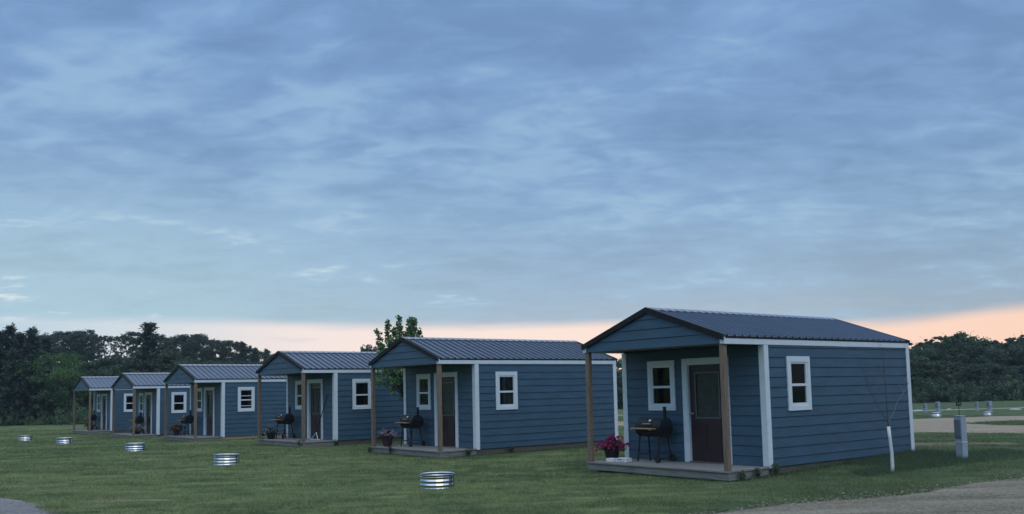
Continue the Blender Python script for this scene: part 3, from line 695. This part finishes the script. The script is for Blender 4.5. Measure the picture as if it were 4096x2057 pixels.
LG = 'edge of the woods behind the far cabins'; HG_ = 'trees on the wooded rise'; RG = 'trees closing the field on the right'; MG = 'trees behind the middle of the row'
# --- left wood edge (front row)
sp = [(-190,1300,97,'spruce'),(-110,1330,99,'spruce2'),(-30,1322,96,'spruce'),(22,1305,97,'spruce2'),(72,1332,99,'spruce'),(122,1316,98,'spruce2'),(170,1352,101,'spruce'),(48,1400,92,'spruce2'),(112,1420,92,'spruce')]
for px, top, d, k in sp:
    h_ = hgt(px, top, d); place(k, X_of(px, d), d, h_/10*1.02, 'dark spruce in the tall stand at the left edge of the woods', 'tree', 'spruces at the left edge', sz=h_/10)
h_ = hgt(225, 1408, 95); place('birch', X_of(222, 93), 93, h_/10*.95, 'light green tree with pale forked stems before the dark woods, left of the farthest cabin', 'tree', None, rz=1.0, sz=h_/10)
h_ = hgt(585, 1292, 108); place('pine', X_of(585, 108), 108, h_/10*1.15, 'tallest pine, rising above the woods skyline behind the second and third farthest cabins', 'tree', None, rz=.6, sz=h_/10)
mid_row = [(300,1440,101,'ash'),(345,1432,104,'ash2'),(395,1425,103,'oak2'),(440,1450,100,'ash'),(485,1420,106,'oak'),(530,1405,107,'oak2'),(640,1400,107,'oak'),(690,1408,108,'oak2'),(738,1430,104,'ash2'),(785,1425,106,'oak2'),(832,1442,103,'ash'),(880,1432,106,'ash2'),(930,1442,104,'oak'),(985,1438,107,'ash2'),(1040,1445,106,'oak2'),(260,1478,98,'ash2'),(660,1470,100,'ash'),(560,1480,99,'ash2'),(180,1500,92,'ash'),(320,1510,95,'ash2')]
for px, top, d, k in mid_row:
    h_ = hgt(px, top, d); place(k, X_of(px, d), d, h_/10*1.15, 'green broadleaf tree in the wood edge, '+('left' if px < 585 else 'right')+' of the tallest pine', 'tree', LG+(' left' if px < 585 else ' right')+' of the pine', sz=h_/10)
# --- wooded rise behind
hl = [(150,1345),(185,1335),(212,1328),(240,1322),(270,1320),(298,1325),(322,1318),(340,1330),(365,1338,'open'),(388,1334,'open2'),(410,1338,'open'),(432,1340,'open2'),(455,1344,'open'),(478,1335,'open2'),(500,1332,'open'),(522,1345,'open'),(545,1320),(625,1335),(650,1350,'open2'),(672,1345),(700,1342),(725,1338),(752,1332),(780,1334),(805,1340),(830,1352,'open'),(856,1360),(884,1362),(910,1358,'open2'),(938,1362),(965,1368,'spruce2'),(990,1385),(1015,1392,'spruce'),(1040,1400),(1062,1398,'spruce2'),(1095,1425),(1140,1430),(100,1345),(60,1340),(400,1400),(470,1405),(520,1390),(900,1400),(820,1395),(350,1395)]
for k, it in enumerate(hl):
    px, top = it[:2]; kd = it[2] if len(it) > 2 else ('oak', 'oak2', 'oak')[k % 3]; d = 172+(k*7) % 16
    h_ = max(3.0, hgt(px, top, d))
    side_ = 'left of the tallest pine' if px < 585 else 'right of the tallest pine'
    lab = 'thin tall skyline tree with sky between its stems, '+side_ if kd.startswith('open') else ('pointed conifer on the skyline at the right end of the wooded rise' if kd.startswith('spruce') else 'dark round-crowned tree on the wooded rise, '+side_)
    side2 = ' '+side_; grp = {'o': HG_+side2, 's': 'conifers on the rise'}[kd[0]] if not kd.startswith('open') else 'thin trees on the skyline of the rise'+side2
    place(kd, X_of(px, d), d, h_/10*(1.05 if kd.startswith('open') else 1.25), lab, 'tree', grp, sz=h_/10)
# --- behind the middle cabins
for k, px in enumerate(range(1180, 3640, 88)):
    d = 118+(k*5) % 11; top = 1418+(k*37) % 26 - (px > 2600)*30
    if px > 1440 and px < 1500: top = 1400
    h_ = hgt(px, top, d); place(('oak', 'ash2', 'oak2', 'ash')[k % 4], X_of(px, d), d, h_/10*1.6, 'broadleaf tree mostly hidden behind the three nearest cabins', 'tree', MG, sz=h_/10)
for k, px in enumerate(range(1224, 3600, 88)):
    d = 112+(k*5) % 5; h_ = hgt(px, 1470+(k*31) % 40, d)
    place(('oak2', 'ash', 'oak', 'ash2')[k % 4], X_of(px, d), d, h_/10*1.7, 'low bushy tree filling the gaps behind the three nearest cabins', 'tree', 'low trees behind the middle of the row', sz=h_/10)
for px, top in ((1457, 1395), (1492, 1402)):
    h_ = hgt(px, top, 150)*1.08; place('oak', X_of(px, 150), 150, h_/10*.5, 'small round treetop just above the roof left of the young tree', 'tree', 'distant treetops above the roof', sz=h_/10)
# --- right side
rp = [(3600,1375),(3632,1378),(3662,1376),(3688,1366),(3712,1385),(3738,1362),(3768,1358),(3792,1352),(3826,1338),(3850,1334),(3884,1362),(3912,1360),(3948,1354),(3972,1378),(4004,1372),(4030,1372),(4052,1346),(4086,1345),(4120,1342),(4160,1350),(4210,1360),(4270,1350)]
for k, (px, top) in enumerate(rp):
    d = 124+(k*5) % 9; h_ = hgt(px, top, d)*(.90+.10*((k*37) % 11)/11); kd = ('ash', 'oak2', 'ash2', 'oak')[k % 4]
    if px > 4040: kd = 'oak2'
    lab = 'broadleaf tree in the back row of the right tree line, '+('left' if px < 3850 else 'right')+' of its tallest tree'; gg = RG+(' left' if px < 3850 else ' right')+' of the tallest'
    if px == 3850: lab, gg = 'tallest round-topped tree in the right tree line, above the grey pedestal', None; kd = 'ash'; h_ = hgt(px, top, d)*1.07
    place(kd, X_of(px, d), d, h_/10*1.05, lab, 'tree', gg, sz=h_/10)
for px, top in ((3700, 1352), (3755, 1346), (3815, 1330), (3905, 1350), (3930, 1345), (3990, 1362), (4030, 1356), (4075, 1334), (4110, 1330)):
    d = 133; h_ = hgt(px, top, d); place('open' if px % 2 else 'open2', X_of(px, d), d, h_/10*1.3, 'thin tree whose airy top stands above the right tree line', 'tree', 'airy tops over the right tree line', sz=h_/10)
for k, px in enumerate(range(3610, 4220, 47)):
    d = 119+(k*3) % 4; top = 1430+(k*53) % 50; h_ = hgt(px, top, d)
    place(('ash2', 'oak', 'oak2')[k % 3], X_of(px, d), d, h_/10*1.3, 'lower broadleaf tree in the front row of the right tree line', 'tree', 'front row of the right tree line', sz=h_/10)
for k, px in enumerate(range(3620, 4240, 33)):
    d = 116.5+(k*3) % 3; h_ = 2.2+((k*29) % 10)*.12
    place(('shrubA', 'shrubB', 'shrubC')[k % 3], X_of(px, d), d, h_/2.2, 'leafy shrub at the foot of the right tree line', 'shrub', 'shrubs under the right tree line')
for k, px in enumerate(range(-160, 420, 38)):
    d = 90+(k*3) % 4; h_ = (1.5 if 0 <= k % 5 < 3 else 1.0)+((k*29) % 10)*.07
    place(('shrubA', 'shrubB')[k % 2], X_of(px, d), d, h_/2.2, 'low light green shrub along the foot of the left woods', 'shrub', 'shrubs under the left woods')
for k, px in enumerate(range(2380, 2640, 40)):
    place(('shrubA', 'shrubC')[k % 2], X_of(px, 112), 112, .9, 'dark shrub seen in the gap between the two nearest cabins', 'shrub', 'shrubs seen between the two nearest cabins')
# ------------------------------------------------------------------ young tree behind the second cabin
def young_tree():
    rng = np.random.default_rng(5); rd = random.Random(5); x, y = -3.58, 30.5; z = h1(x, y)
    root = empty('young_tree', (x, y, z), cat='tree', label='young tree with upright leafy shoots between the second and third cabins from the right'); root.scale = (.9, .9, .89)
    tr = MB(); tr.tube([(0, 0, -.1), (.02, 0, 1.0), (.03, 0, 2.6)], [.06, .05, .03], 8); cen = []; rad = []
    #            x offset, top height of every upright shoot
    for dx, top in ((-1.14, 4.48), (-.80, 4.83), (-.52, 4.58), (-.30, 4.98), (.08, 4.94), (.20, 4.90), (.30, 4.87), (.48, 4.48), (-.95, 3.9), (-.1, 4.4), (-.65, 4.1)):
        b = Vector((.02, 0, 1.6+rd.random()*.5)); dy = rd.uniform(-.35, .35); e = Vector((dx, dy, top-.05)); m_ = Vector((dx*.8, dy*.8, 3.0))
        tr.tube([b, m_, e], [.025, .016, .004], 5)
        n = int((top-2.4)/.085)
        for k in range(n):
            p = m_.lerp(e, k/n) if k > 3 else b.lerp(m_, .5+k*.12)
            cen.append((p.x, p.y, p.z)); rad.append(.20*(1-.4*k/n))
    for k in range(150):
        a = rd.uniform(0, 6.28); r = rd.random()**.5; p = Vector((math.cos(a)*r*1.12-.12, math.sin(a)*r*.8, 2.5-.75*rd.random()*(1-r*.6)+rd.random()*.9)); cen.append(p[:]); rad.append(rd.uniform(.12, .22))
        if k % 3 == 0: tr.tube([(.03, 0, 1.3+rd.random()*.8), p], [.014, .004], 4)
    V, F, tn = leafcloud(np.array(cen), np.array(rad), 12, .12, rng, .75)
    tr.build('trunk', M['bark'], root, smooth=True); npmesh('crown', V, F, M['maple'], root, tn)
young_tree()
# ------------------------------------------------------------------ potted flowers
def pot(i, x, y, r, h, pm, petals, seed, spread, label, n=150, drop=.1, leafy=True):
    rng = np.random.default_rng(seed); rd = random.Random(seed)
    root = empty('flower_pot', to_world(i, x, y, .001), -CAB[i][3], label=label, cat='flower pot', group='pots of flowers on the porches')
    m = MB(); m.lathe([(0, 0), (r*.62, 0), (r*.66, .01), (r*.97, h*.9), (r*1.06, h*.9), (r*1.08, h), (r*.98, h), (r*.94, h*.9), (0, h*.88)], 24); m.build('pot', pm, root, smooth=False)
    cen = []; rad = []
    for k in range(26):
        a = rd.uniform(0, 6.28); q = rd.random()**.6; cen.append((math.cos(a)*q*spread*.85, math.sin(a)*q*spread*.85, h+.03+(1-q*q)*.11-q*drop*.8)); rad.append(.07)
    V, F, tn = leafcloud(np.array(cen), np.array(rad), 42, .045, rng, .5); npmesh('leaves', V, F, M['weed'], root, tn)
    for mm, share, nm in petals:
        c = []; nn = int(n*share)
        for k in range(nn):
            a = rd.uniform(0, 6.28); q = rd.random()**.45; lb = 1+.28*math.sin(a*3+seed)+.12*math.sin(a*5+1); zz = h+.07+(1-q*q)*.12*lb-q*q*drop*(1.3 if math.cos(a) < 0 else .7)+rd.uniform(-.04, .04)
            c.append((math.cos(a)*q*spread*lb, math.sin(a)*q*spread*lb, zz))
        V, F, tn = leafcloud(np.array(c), np.full(nn, .022), 9, .038, rng, .85, up=.6); npmesh(nm, V, F, mm, root, tn)
pot(0, .17, .58, .19, .30, M['potblack'], [(M['magenta'], 1, 'flowers')], 1, .34, 'black pot of magenta petunias on the nearest porch', 150, .13)
pot(1, .41, .33, .19, .29, M['potpurple'], [(M['pinkwhite'], 1, 'flowers')], 2, .30, 'purple pot of pale pink flowers, porch of the second cabin from the right', 60, .05)
pot(2, .34, .40, .19, .27, M['potblack'], [(M['mauve'], 1, 'flowers')], 3, .38, 'dark pot with trailing mauve flowers on the third porch from the right', 60, .2)
pot(3, .30, .45, .17, .27, M['potpurple'], [(M['redpetal'], .8, 'flowers'), (M['yellowpetal'], .25, 'yellow_flowers')], 4, .30, 'dark pot of red and yellow flowers on the fourth porch from the right', 110, .06)
pot(4, 2.42, .62, .17, .26, M['potblack'], [(M['cream'], 1, 'flowers')], 6, .42, 'pot of cream and pink trailing flowers in front of the grill, second farthest porch', 110, .2)
pot(5, 1.9, .55, .20, .30, M['potpurple'], [(M['redpetal'], .6, 'flowers'), (M['cream'], .4, 'pale_flowers')], 7, .42, 'dark red pot of mixed flowers on the farthest, leftmost porch', 110, .1)
# white cartons on the nearest porch
def carton(x, y, L, D, Hh, rz, label, marks):
    root = empty('carton', to_world(0, x, y, .002), -CAB[0][3]+R(rz), label=label, cat='box')
    m = MB(); m.box(-L/2, L/2, -D/2, D/2, 0, Hh); m.box(-L/2-.004, L/2+.004, -D/2-.004, D/2+.004, Hh, Hh+.008); b = m.build('body', M['paper'], root, bevel=.003)
    m = MB()
    for a, b_, c, d in marks: m.box(a, b_, -D/2-.003, -D/2-.0005, c, d)
    m.build('print', M['ink'], root)
carton(.50, .27, .24, .15, .062, 2, 'plain flat white carton beside the magenta flower pot, the left one of two', [(.105, .113, .004, .058)])
carton(.77, .34, .27, .20, .074, 8, 'flat white carton with black print, the right one of two beside the magenta flowers', [(-.10, .02, .042, .060), (.04, .10, .046, .056), (-.10, .08, .014, .018)])
# rake on the third porch
root = empty('landscape_rake', to_world(2, 2.78, .95, .005), -CAB[2][3], label='long dark-handled rake with white braces leaning beside the third door from the right', cat='rake')
m = MB(); m.box(-.40, .40, -.02, .02, 0, .022)
for k in range(27): m.box(-.39+k*.03-.004, -.39+k*.03+.004, -.02, -.012, -.0, .03)
m.build('rake_head', M['vinyl'], root)
m = MB(); m.tube([(-.25, 0, .02), (.06, .03, .27)], .013, 6); m.tube([(.24, 0, .02), (.06, .03, .27)], .013, 6); m.build('brace', M['vinyl'], root)
m = MB(); m.tube([(.055, .03, .25), (.66, .19, 1.60)], .016, 8); m.build('handle', M['black'], root)
# ------------------------------------------------------------------ fire rings
def ring_mb(r=.34, h=.262):
    m = MB(); pr = []; n = 56
    for k in range(n+1):
        z = h*k/n; u_ = (z/h*3.5+.06) % 1; c = 1-4*u_ if u_ < .5 else 4*u_-3; pr.append((r-.018+.0105*math.copysign(min(1, abs(c)*1.12), c), z))
    pr[-1] = (r, h-.006); pr += [(r+.012, h-.006), (r+.015, h+.002), (r+.010, h+.008), (r-.006, h+.008), (r-.012, h)]
    pr += [(a-.006, z) for a, z in reversed(pr[:n])]
    m.lathe(pr, 64); return m
FR = [(-1.47, 17.08, 'galvanised corrugated fire ring nearest the camera, standing left of the nearest cabin'),
      (-7.62, 23.95, 'galvanised fire ring second nearest, on the lawn left of the second cabin from the right'),
      (-13.07, 31.19, 'galvanised fire ring in the middle of the five on the left lawn'),
      (-19.8, 39.84, 'galvanised fire ring second from the left edge of the photo'),
      (-25.13, 46.48, 'galvanised fire ring farthest left, smallest on the left lawn'),
      (27.01, 57.88, 'galvanised fire ring in the right field in front of a pair of grey pedestals'),
      (34.67, 66.21, 'whitish fire ring in the right field at the foot of a single grey pedestal')]
fr0 = None
for i, (x, y, lab) in enumerate(FR):
    if fr0 is None:
        fr0 = empty('fire_ring', (x, y, h1(x, y)-.01)); ring_mb().build('corrugated_wall', M['steel'], fr0, smooth=True)
        a = MB(); a.box(.334, .346, -.03, .03, .01, .25, M=Matrix.Rotation(R(-24), 4, 'Z')); a.build('seam', M['steel'], fr0, bevel=.004); index_kids(); c = fr0
    else: c = copy_tree(fr0); c.location = (x, y, h1(x, y)-.01); c.rotation_euler = (R(random.uniform(-1.2, 1.2)), R(random.uniform(-1.2, 1.2)), R(random.uniform(-15, 15)))
    prop(c, lab, 'fire ring', 'galvanised fire rings on the lawn')
# ------------------------------------------------------------------ pedestals
def pedestal(x, y, w, h, rz, label, group=None, box=True):
    root = empty('utility_pedestal', (x, y, h1(x, y)-.02), R(rz), label=label, cat='pedestal', group=group)
    m = MB(); m.box(-w/2, w/2, -w/2, w/2, 0, h); m.build('post', M['gray'], root, bevel=.006)
    m = MB(); m.box(-w/2-.008, w/2+.008, -w/2-.008, w/2+.008, h, h+.012); m.build('cap', M['gray'], root, bevel=.004)
    m = MB(); m.box(-w/2-.03, -w/2-.001, -w/2+.01, w/2-.01, h*.52, h*.93); m.build('meter_box', M['graydark'], root, bevel=.008)
    if box: m = MB(); m.box(-w/2-.006, w/2+.006, -w/2-.006, w/2+.006, h*.415, h*.428); m.build('strap', M['paper'], root)
    m = MB(); m.box(-w*.2, w*.2, -w/2-.005, -w/2-.001, h*.50, h*.62); m.build('outlet_cover', M['graydark'] if not box else M['gray'], root)
pedestal(9.42, 19.13, .165, .93, 28, 'grey square utility pedestal standing in the grass right of the nearest cabin')
PS = [(33.9, 74.5, .20, .72, 'thin pale post, left one of the pair in the right field'), (33.3, 71.0, .26, .95, 'grey pedestal with a dark socket, right one of the pair in the right field'),
      (38.3, 74.8, .16, .80, 'slim pale post standing alone between the sign and the far single pedestal'), (36.6, 69.6, .28, .95, 'grey pedestal behind the whitish fire ring in the right field'), (42.6, 75.1, .18, .80, 'pale post cut by the right edge of the photo')]
for x, y, w, h_, lab in PS: pedestal(x, y, w, h_, 20, lab, 'far pedestals in the right field', False)
for x, y, lab in ((34.66, 77.6, 'flat white lid lying in the far lawn just right of the nearest cabin'), (41.86, 75.5, 'flat white lid lying in the far lawn near the right edge of the photo'), (37.9, 78.8, 'small flat white lid just right of the number sign in the far lawn')):
    o = empty('well_lid', (x, y, h1(x, y)-.02), label=lab, cat='lid', group='flat white lids in the far lawn')
    s_ = 1.0 if y < 78 else .45
    m = MB(); m.lathe([(.0, .14), (.30*s_, .13), (.42*s_, .10), (.46*s_, .05), (.46*s_, 0), (0, 0)], 20); m.build('cover', M['lidgrey'], o, smooth=True)
    m = MB(); m.tube([(-.06, 0, .12), (-.06, 0, .17), (.06, 0, .17), (.06, 0, .12)], .012, 5); m.build('handle', M['metal'], o)
# number sign on a thin stake
root = empty('site_sign', (12.3, 25.0, h1(12.3, 25.0)), R(-24), label='small black number sign on a thin stake behind the near grey pedestal', cat='sign')
m = MB(); m.tube([(0, .012, -.1), (0, .012, 1.16)], .008, 6); m.build('stake', M['black'], root)
m = MB(); m.box(-.068, .068, -.006, .006, .98, 1.095); m.build('plate', M['black'], root, bevel=.003)
fc = bpy.data.curves.new('number', 'FONT'); fc.body = '48'; fc.size = .10; fc.align_x = 'CENTER'; fc.align_y = 'CENTER'; fc.extrude = .001
fo = bpy.data.objects.new('tmp', fc); COL.objects.link(fo); dg = bpy.context.evaluated_depsgraph_get(); me = bpy.data.meshes.new_from_object(fo.evaluated_get(dg)); bpy.data.objects.remove(fo)
me.name = 'number'; me.materials.clear(); me.materials.append(mat('sign_lettering', (.20, .23, .25), .6)); no = bpy.data.objects.new('number', me); COL.objects.link(no); no.parent = root; no.location = (0, -.0085, 1.037); no.rotation_euler = (R(90), 0, 0)
# ------------------------------------------------------------------ sapling with white trunk guard
x, y = 7.02, 16.95; z = h1(x, y)
root = empty('sapling', (x, y, z), label='bare sapling in a white trunk guard beside the nearest cabin', cat='tree')
m = MB(); m.tube([(.004, 0, -.02), (.014, 0, .12), (.014, 0, .35), (-.004, 0, .62), (-.020, 0, .85)], [.036, .033, .031, .030, .031], 14); m.build('trunk_guard', M['tube'], root, smooth=True)
b = Vector((-.075, 0, .84)); m = MB(); rd = random.Random(9); SH_ = Matrix.Translation((.055, 0, 0))
m.tube([b, (-.080, 0, 1.0), (-.085, .01, 1.5), (-.10, .0, 1.95), (-.09, 0, 2.32)], [.012, .010, .007, .004, .0015], 6)
m.tube([(-.08, 0, .93), (-.20, .02, 1.15), (-.38, .05, 1.55), (-.44, .06, 1.75), (-.50, .05, 1.98)], [.007, .006, .004, .0028, .001], 6)
def twigs(mb, p0, p1, n, L):
    for k in range(n):
        f = rd.uniform(.2, 1); p = Vector(p0).lerp(Vector(p1), f); d = Vector((rd.uniform(-1, 1), rd.uniform(-.6, .6), rd.uniform(.3, 1.1))).normalized()*L*rd.uniform(.5, 1)
        mb.tube([p, p+d*.5+Vector((0, 0, .02)), p+d], [.0026, .002, .0008], 4); 
        q = p+d*.6; mb.tube([q, q+Vector((rd.uniform(-.1, .1), 0, rd.uniform(.02, .12)))], [.002, .0008], 3)
twigs(m, (-.085, .01, 1.3), (-.09, 0, 2.3), 12, .28); twigs(m, (-.30, .04, 1.4), (-.50, .05, 1.98), 8, .22)
m.v = [(a+.055, b_, c_) for a, b_, c_ in m.v]; m.build('trunk', M['twig'], root)
m = MB(); m.tube([(-.075, 0, .92), (.03, -.02, 1.10), (.10, -.03, 1.30), (.22, -.03, 1.45), (.30, -.02, 1.58), (.40, 0, 1.72)], [.006, .005, .004, .0035, .0025, .001], 6); twigs(m, (.15, -.03, 1.38), (.38, -.01, 1.7), 4, .18)
m.v = [(a+.055, b_, c_) for a, b_, c_ in m.v]; m.build('branch', M['twigpale'], root)
# ------------------------------------------------------------------ grass
def cabin_mask(x, y):
    ok = np.ones(x.shape, bool)
    for cx, cy, cz, a in CAB:
        u = (x-cx)*math.cos(a)-(y-cy)*math.sin(a); v = (x-cx)*math.sin(a)+(y-cy)*math.cos(a)
        ok &= ~((u > -.02) & (u < CW+.02) & (v > -.01) & (v < CL+.02))
    return ok
def blades(name, x, y, hh, wd, m, label, tone, lean=.5):
    n = len(x); z = H(x, y); a = RNG.random(n)*6.283; l = RNG.normal(size=(n, 2))*lean*hh[:, None]
    dx = np.cos(a)*wd; dy = np.sin(a)*wd; B = np.stack([x, y, z-.01], 1)
    V = np.stack([B-np.stack([dx, dy, 0*dx], 1), B+np.stack([dx, dy, 0*dx], 1), B+np.stack([l[:, 0], l[:, 1], hh], 1)], 1).reshape(-1, 3)
    return npmesh(name, V, np.arange(3*n).reshape(n, 3), m, None, np.repeat(tone, 3))
N = 820000
d = 11.3*np.exp(RNG.random(N)*math.log(62/11.3)); x = (RNG.random(N)*2-1)*.85*d; y = d*(1+0*x)
k = cabin_mask(x, y)
for P_, s_ in ((NEAR, .05), (PATH, .05), (MIDR, .1)):
    sd = sdf(x, y, P_); am = .35 if P_ is not MIDR else .6
    sd = sd+am*(vnoise(x, y, am*4, {id(NEAR): 1, id(PATH): 9, id(MIDR): 5}[id(P_)])); k &= (sd < .05) | ((sd < .5) & (RNG.random(N) < .06))
x, y = x[k], y[k]; n = len(x); dd = y
tone = np.clip(.42+1.7*vnoise(x*.5, y, 1.9, 40)+2.0*vnoise(x*.4, y*1.5, .5, 41)+1.5*vnoise(x, y, .17, 44)+.22*RNG.normal(size=n), 0, 1)
hh = (.026+.032*RNG.random(n))*(1+1.1*vnoise(x, y, .7, 43)+.9*vnoise(x, y, .2, 45))*(1+(dd-12)*.006); wd = .0042*(dd/12)**.8
gr = blades('grass', x, y, hh, wd, M['grass'], '', np.clip(tone-.75*sst(x/y, .10, .34), 0, 1), .75); gr['kind'] = 'stuff'; gr['label'] = 'short mown grass blades covering the lawn'  # eastern blades toned down: light falloff put into their colour
# taller uncut grass by the walls and under the sapling
xs = []; ys = []; hs = []
def along(i, p0, p1, off, n, h0, h1_, spread=.12):
    for q in range(n):
        f = RNG.random(); u = p0[0]+(p1[0]-p0[0])*f; v = p0[1]+(p1[1]-p0[1])*f
        w_ = to_world(i, u+off[0]*abs(RNG.normal())*spread+off[0]*.02, v+off[1]*abs(RNG.normal())*spread+off[1]*.02); xs.append(w_[0]); ys.append(w_[1]); hs.append(h0+(h1_-h0)*f*RNG.random()+.02)
for i in range(6):
    along(i, (CW, 0), (CW, CL), (1, 0), 2000 if i < 2 else 900, .03, .11 if i else .20)
    along(i, (0, 0), (CW, 0), (0, -1), 900 if i < 2 else 500, .025, .05)
along(0, (CW, 3.6), (CW, CL+.4), (1, 0), 12000, .06, .18, .75)
for q in range(13000):
    a_ = RNG.random(); b_ = RNG.random(); b_ = RNG.normal()*.22+.5; xx = 6.3+a_*5.2; yy = 16.75+a_*4.0+(b_-.5)*1.7*(.55+a_); xs.append(xx); ys.append(yy); hs.append(.05+.07*RNG.random())
xs, ys, hs = map(np.array, (xs, ys, hs)); k = cabin_mask(xs, ys); xs, ys, hs = xs[k], ys[k], hs[k]; n = len(xs)
o = blades('tall_grass', xs, ys, hs, np.full(n, .005), M['tallgrass'], '', np.clip(.4+.3*RNG.normal(size=n), 0, 1), .4); o['kind'] = 'stuff'; o['label'] = 'uncut darker grass along the cabin foundations'
# weeds rooted at the decks
def weed(i, u, v, h, w, label, seed):
    rng = np.random.default_rng(seed); rd = random.Random(seed); p = to_world(i, u, v); z = h1(p[0], p[1])
    root = empty('weed', (p[0], p[1], z), label=label, cat='weed'); m = MB(); cen = []
    for k in range(9):
        a = rd.uniform(0, 6.28); e = (math.cos(a)*w*rd.random(), math.sin(a)*w*rd.random(), h*rd.uniform(.5, 1)); m.tube([(e[0]*.2, e[1]*.2, -.02), (e[0]*.6, e[1]*.6, e[2]*.6), e], [.004, .003, .001], 4)
        for q in (.5, .75, 1): cen.append(tuple(c*q for c in e))
    m.build('stem', M['weed'], root); V, F, tn = leafcloud(np.array(cen), np.full(len(cen), .035), 6, .06, rng, .3); npmesh('leaves', V, F, M['weed'], root, tn)
weed(1, CW+.12, .85, .27, .14, 'leafy weed against the deck side of the second cabin from the right', 1)
weed(1, CW+.10, 2.35, .24, .08, 'thin weed below the side window of the second cabin from the right', 2)
weed(1, 1.35, -.10, .25, .10, 'weed before the deck below the grill, second cabin from the right', 3)
weed(1, .08, -.10, .16, .10, 'small weed at the left corner post of the second cabin from the right', 4)
weed(2, CW+.0, -.12, .26, .14, 'weed at the front deck corner of the third cabin from the right', 5)
weed(2, CW+.10, 1.2, .22, .12, 'weed at the white corner board of the third cabin from the right', 6)
weed(0, CW+.10, .28, .20, .08, 'dark weed at the near right deck corner of the nearest cabin', 7)
weed(0, CW+.12, 1.25, .24, .12, 'dark weed at the white corner board of the nearest cabin', 8)
weed(0, CW+.10, .75, .18, .08, 'thin weed against the side rim board of the nearest porch', 9)
p = to_world(2, 1.0, -.22); root = empty('slim_plant', (p[0], p[1], h1(p[0], p[1])), label='slim green stem standing in front of the third porch from the right', cat='plant')
m = MB(); m.tube([(0, 0, 0), (.01, 0, .3), (-.01, 0, .52)], [.009, .007, .003], 5); m.build('stem', M['weed'], root)
V, F, tn = leafcloud(np.array([(0, 0, .25), (0, 0, .4), (-.01, 0, .5)]), np.array([.05, .06, .05]), 14, .06, RNG, .3); npmesh('leaves', V, F, M['weed'], root, tn)
# ------------------------------------------------------------------ loose stones
def stones(name, x, y, s, m, label, lift=.02):
    n = len(x); z = H(x, y)+lift; base = np.array([(1,0,0),(0,1,0),(-1,0,0),(0,-1,0),(0,0,.7),(0,0,-.5)], float); f = np.array([(0,1,4),(1,2,4),(2,3,4),(3,0,4),(1,0,5),(2,1,5),(3,2,5),(0,3,5)])
    V = base[None]*(s[:, None, None])*(.6+.8*RNG.random((n, 6, 1))); a = RNG.random(n)*6.28; c, s2 = np.cos(a)[:, None], np.sin(a)[:, None]
    Vx = V[:, :, 0]*c-V[:, :, 1]*s2; Vy = V[:, :, 0]*s2+V[:, :, 1]*c
    V = np.stack([Vx+x[:, None], Vy+y[:, None], V[:, :, 2]+z[:, None]], 2).reshape(-1, 3); F = (f[None]+6*np.arange(n)[:, None, None]).reshape(-1, 3)
    o = npmesh(name, V, F, m, None, np.repeat(RNG.random(n), 6)); o['kind'] = 'stuff'; o['label'] = label
M['stone'] = leafmat('loose_stone', (.12, .11, .085), (.34, .31, .26), .9, 0)
n = 60000; x = 0+RNG.random(n)*16; y = 9.5+RNG.random(n)*9; sd = sdf(x, y, NEAR); am = np.where(sd > 0, np.exp(-sd/1.3), np.exp(sd/.22)); k = (RNG.random(n) < am*.75); x, y = x[k], y[k]
stones('loose_gravel', x, y, .009+.018*RNG.random(len(x))**2.5, M['stone'], 'loose stones along the grass edge of the near gravel road')
n = 9000; x = -10+RNG.random(n)*4; y = 12+RNG.random(n)*6; sd = sdf(x, y, PATH); k = RNG.random(n) < np.where(sd > 0, .5, np.exp(sd/.2)*.5); x, y = x[k], y[k]
stones('loose_gravel', x, y, .006+.010*RNG.random(len(x))**2, M['stone'], 'loose stones on the grey path end at the near left')
# ------------------------------------------------------------------ evening air
hm = bpy.data.materials.new('evening_air'); hm.use_nodes = True; t = NT(hm.node_tree); t.n.clear()
pv_ = t.node('ShaderNodeVolumePrincipled', {'Color': (.72, .86, 1, 1), 'Density': .00030, 'Anisotropy': .2})
t.l.new(pv_.outputs[0], t.node('ShaderNodeOutputMaterial').inputs['Volume'])
hb = MB(); hb.box(-340, 340, -90, 340, -4, 36); ho = hb.build('haze', hm); ho['kind'] = 'stuff'; ho['label'] = 'thin evening haze softening the far trees'
S.render.resolution_x = 1024; S.render.resolution_y = 514
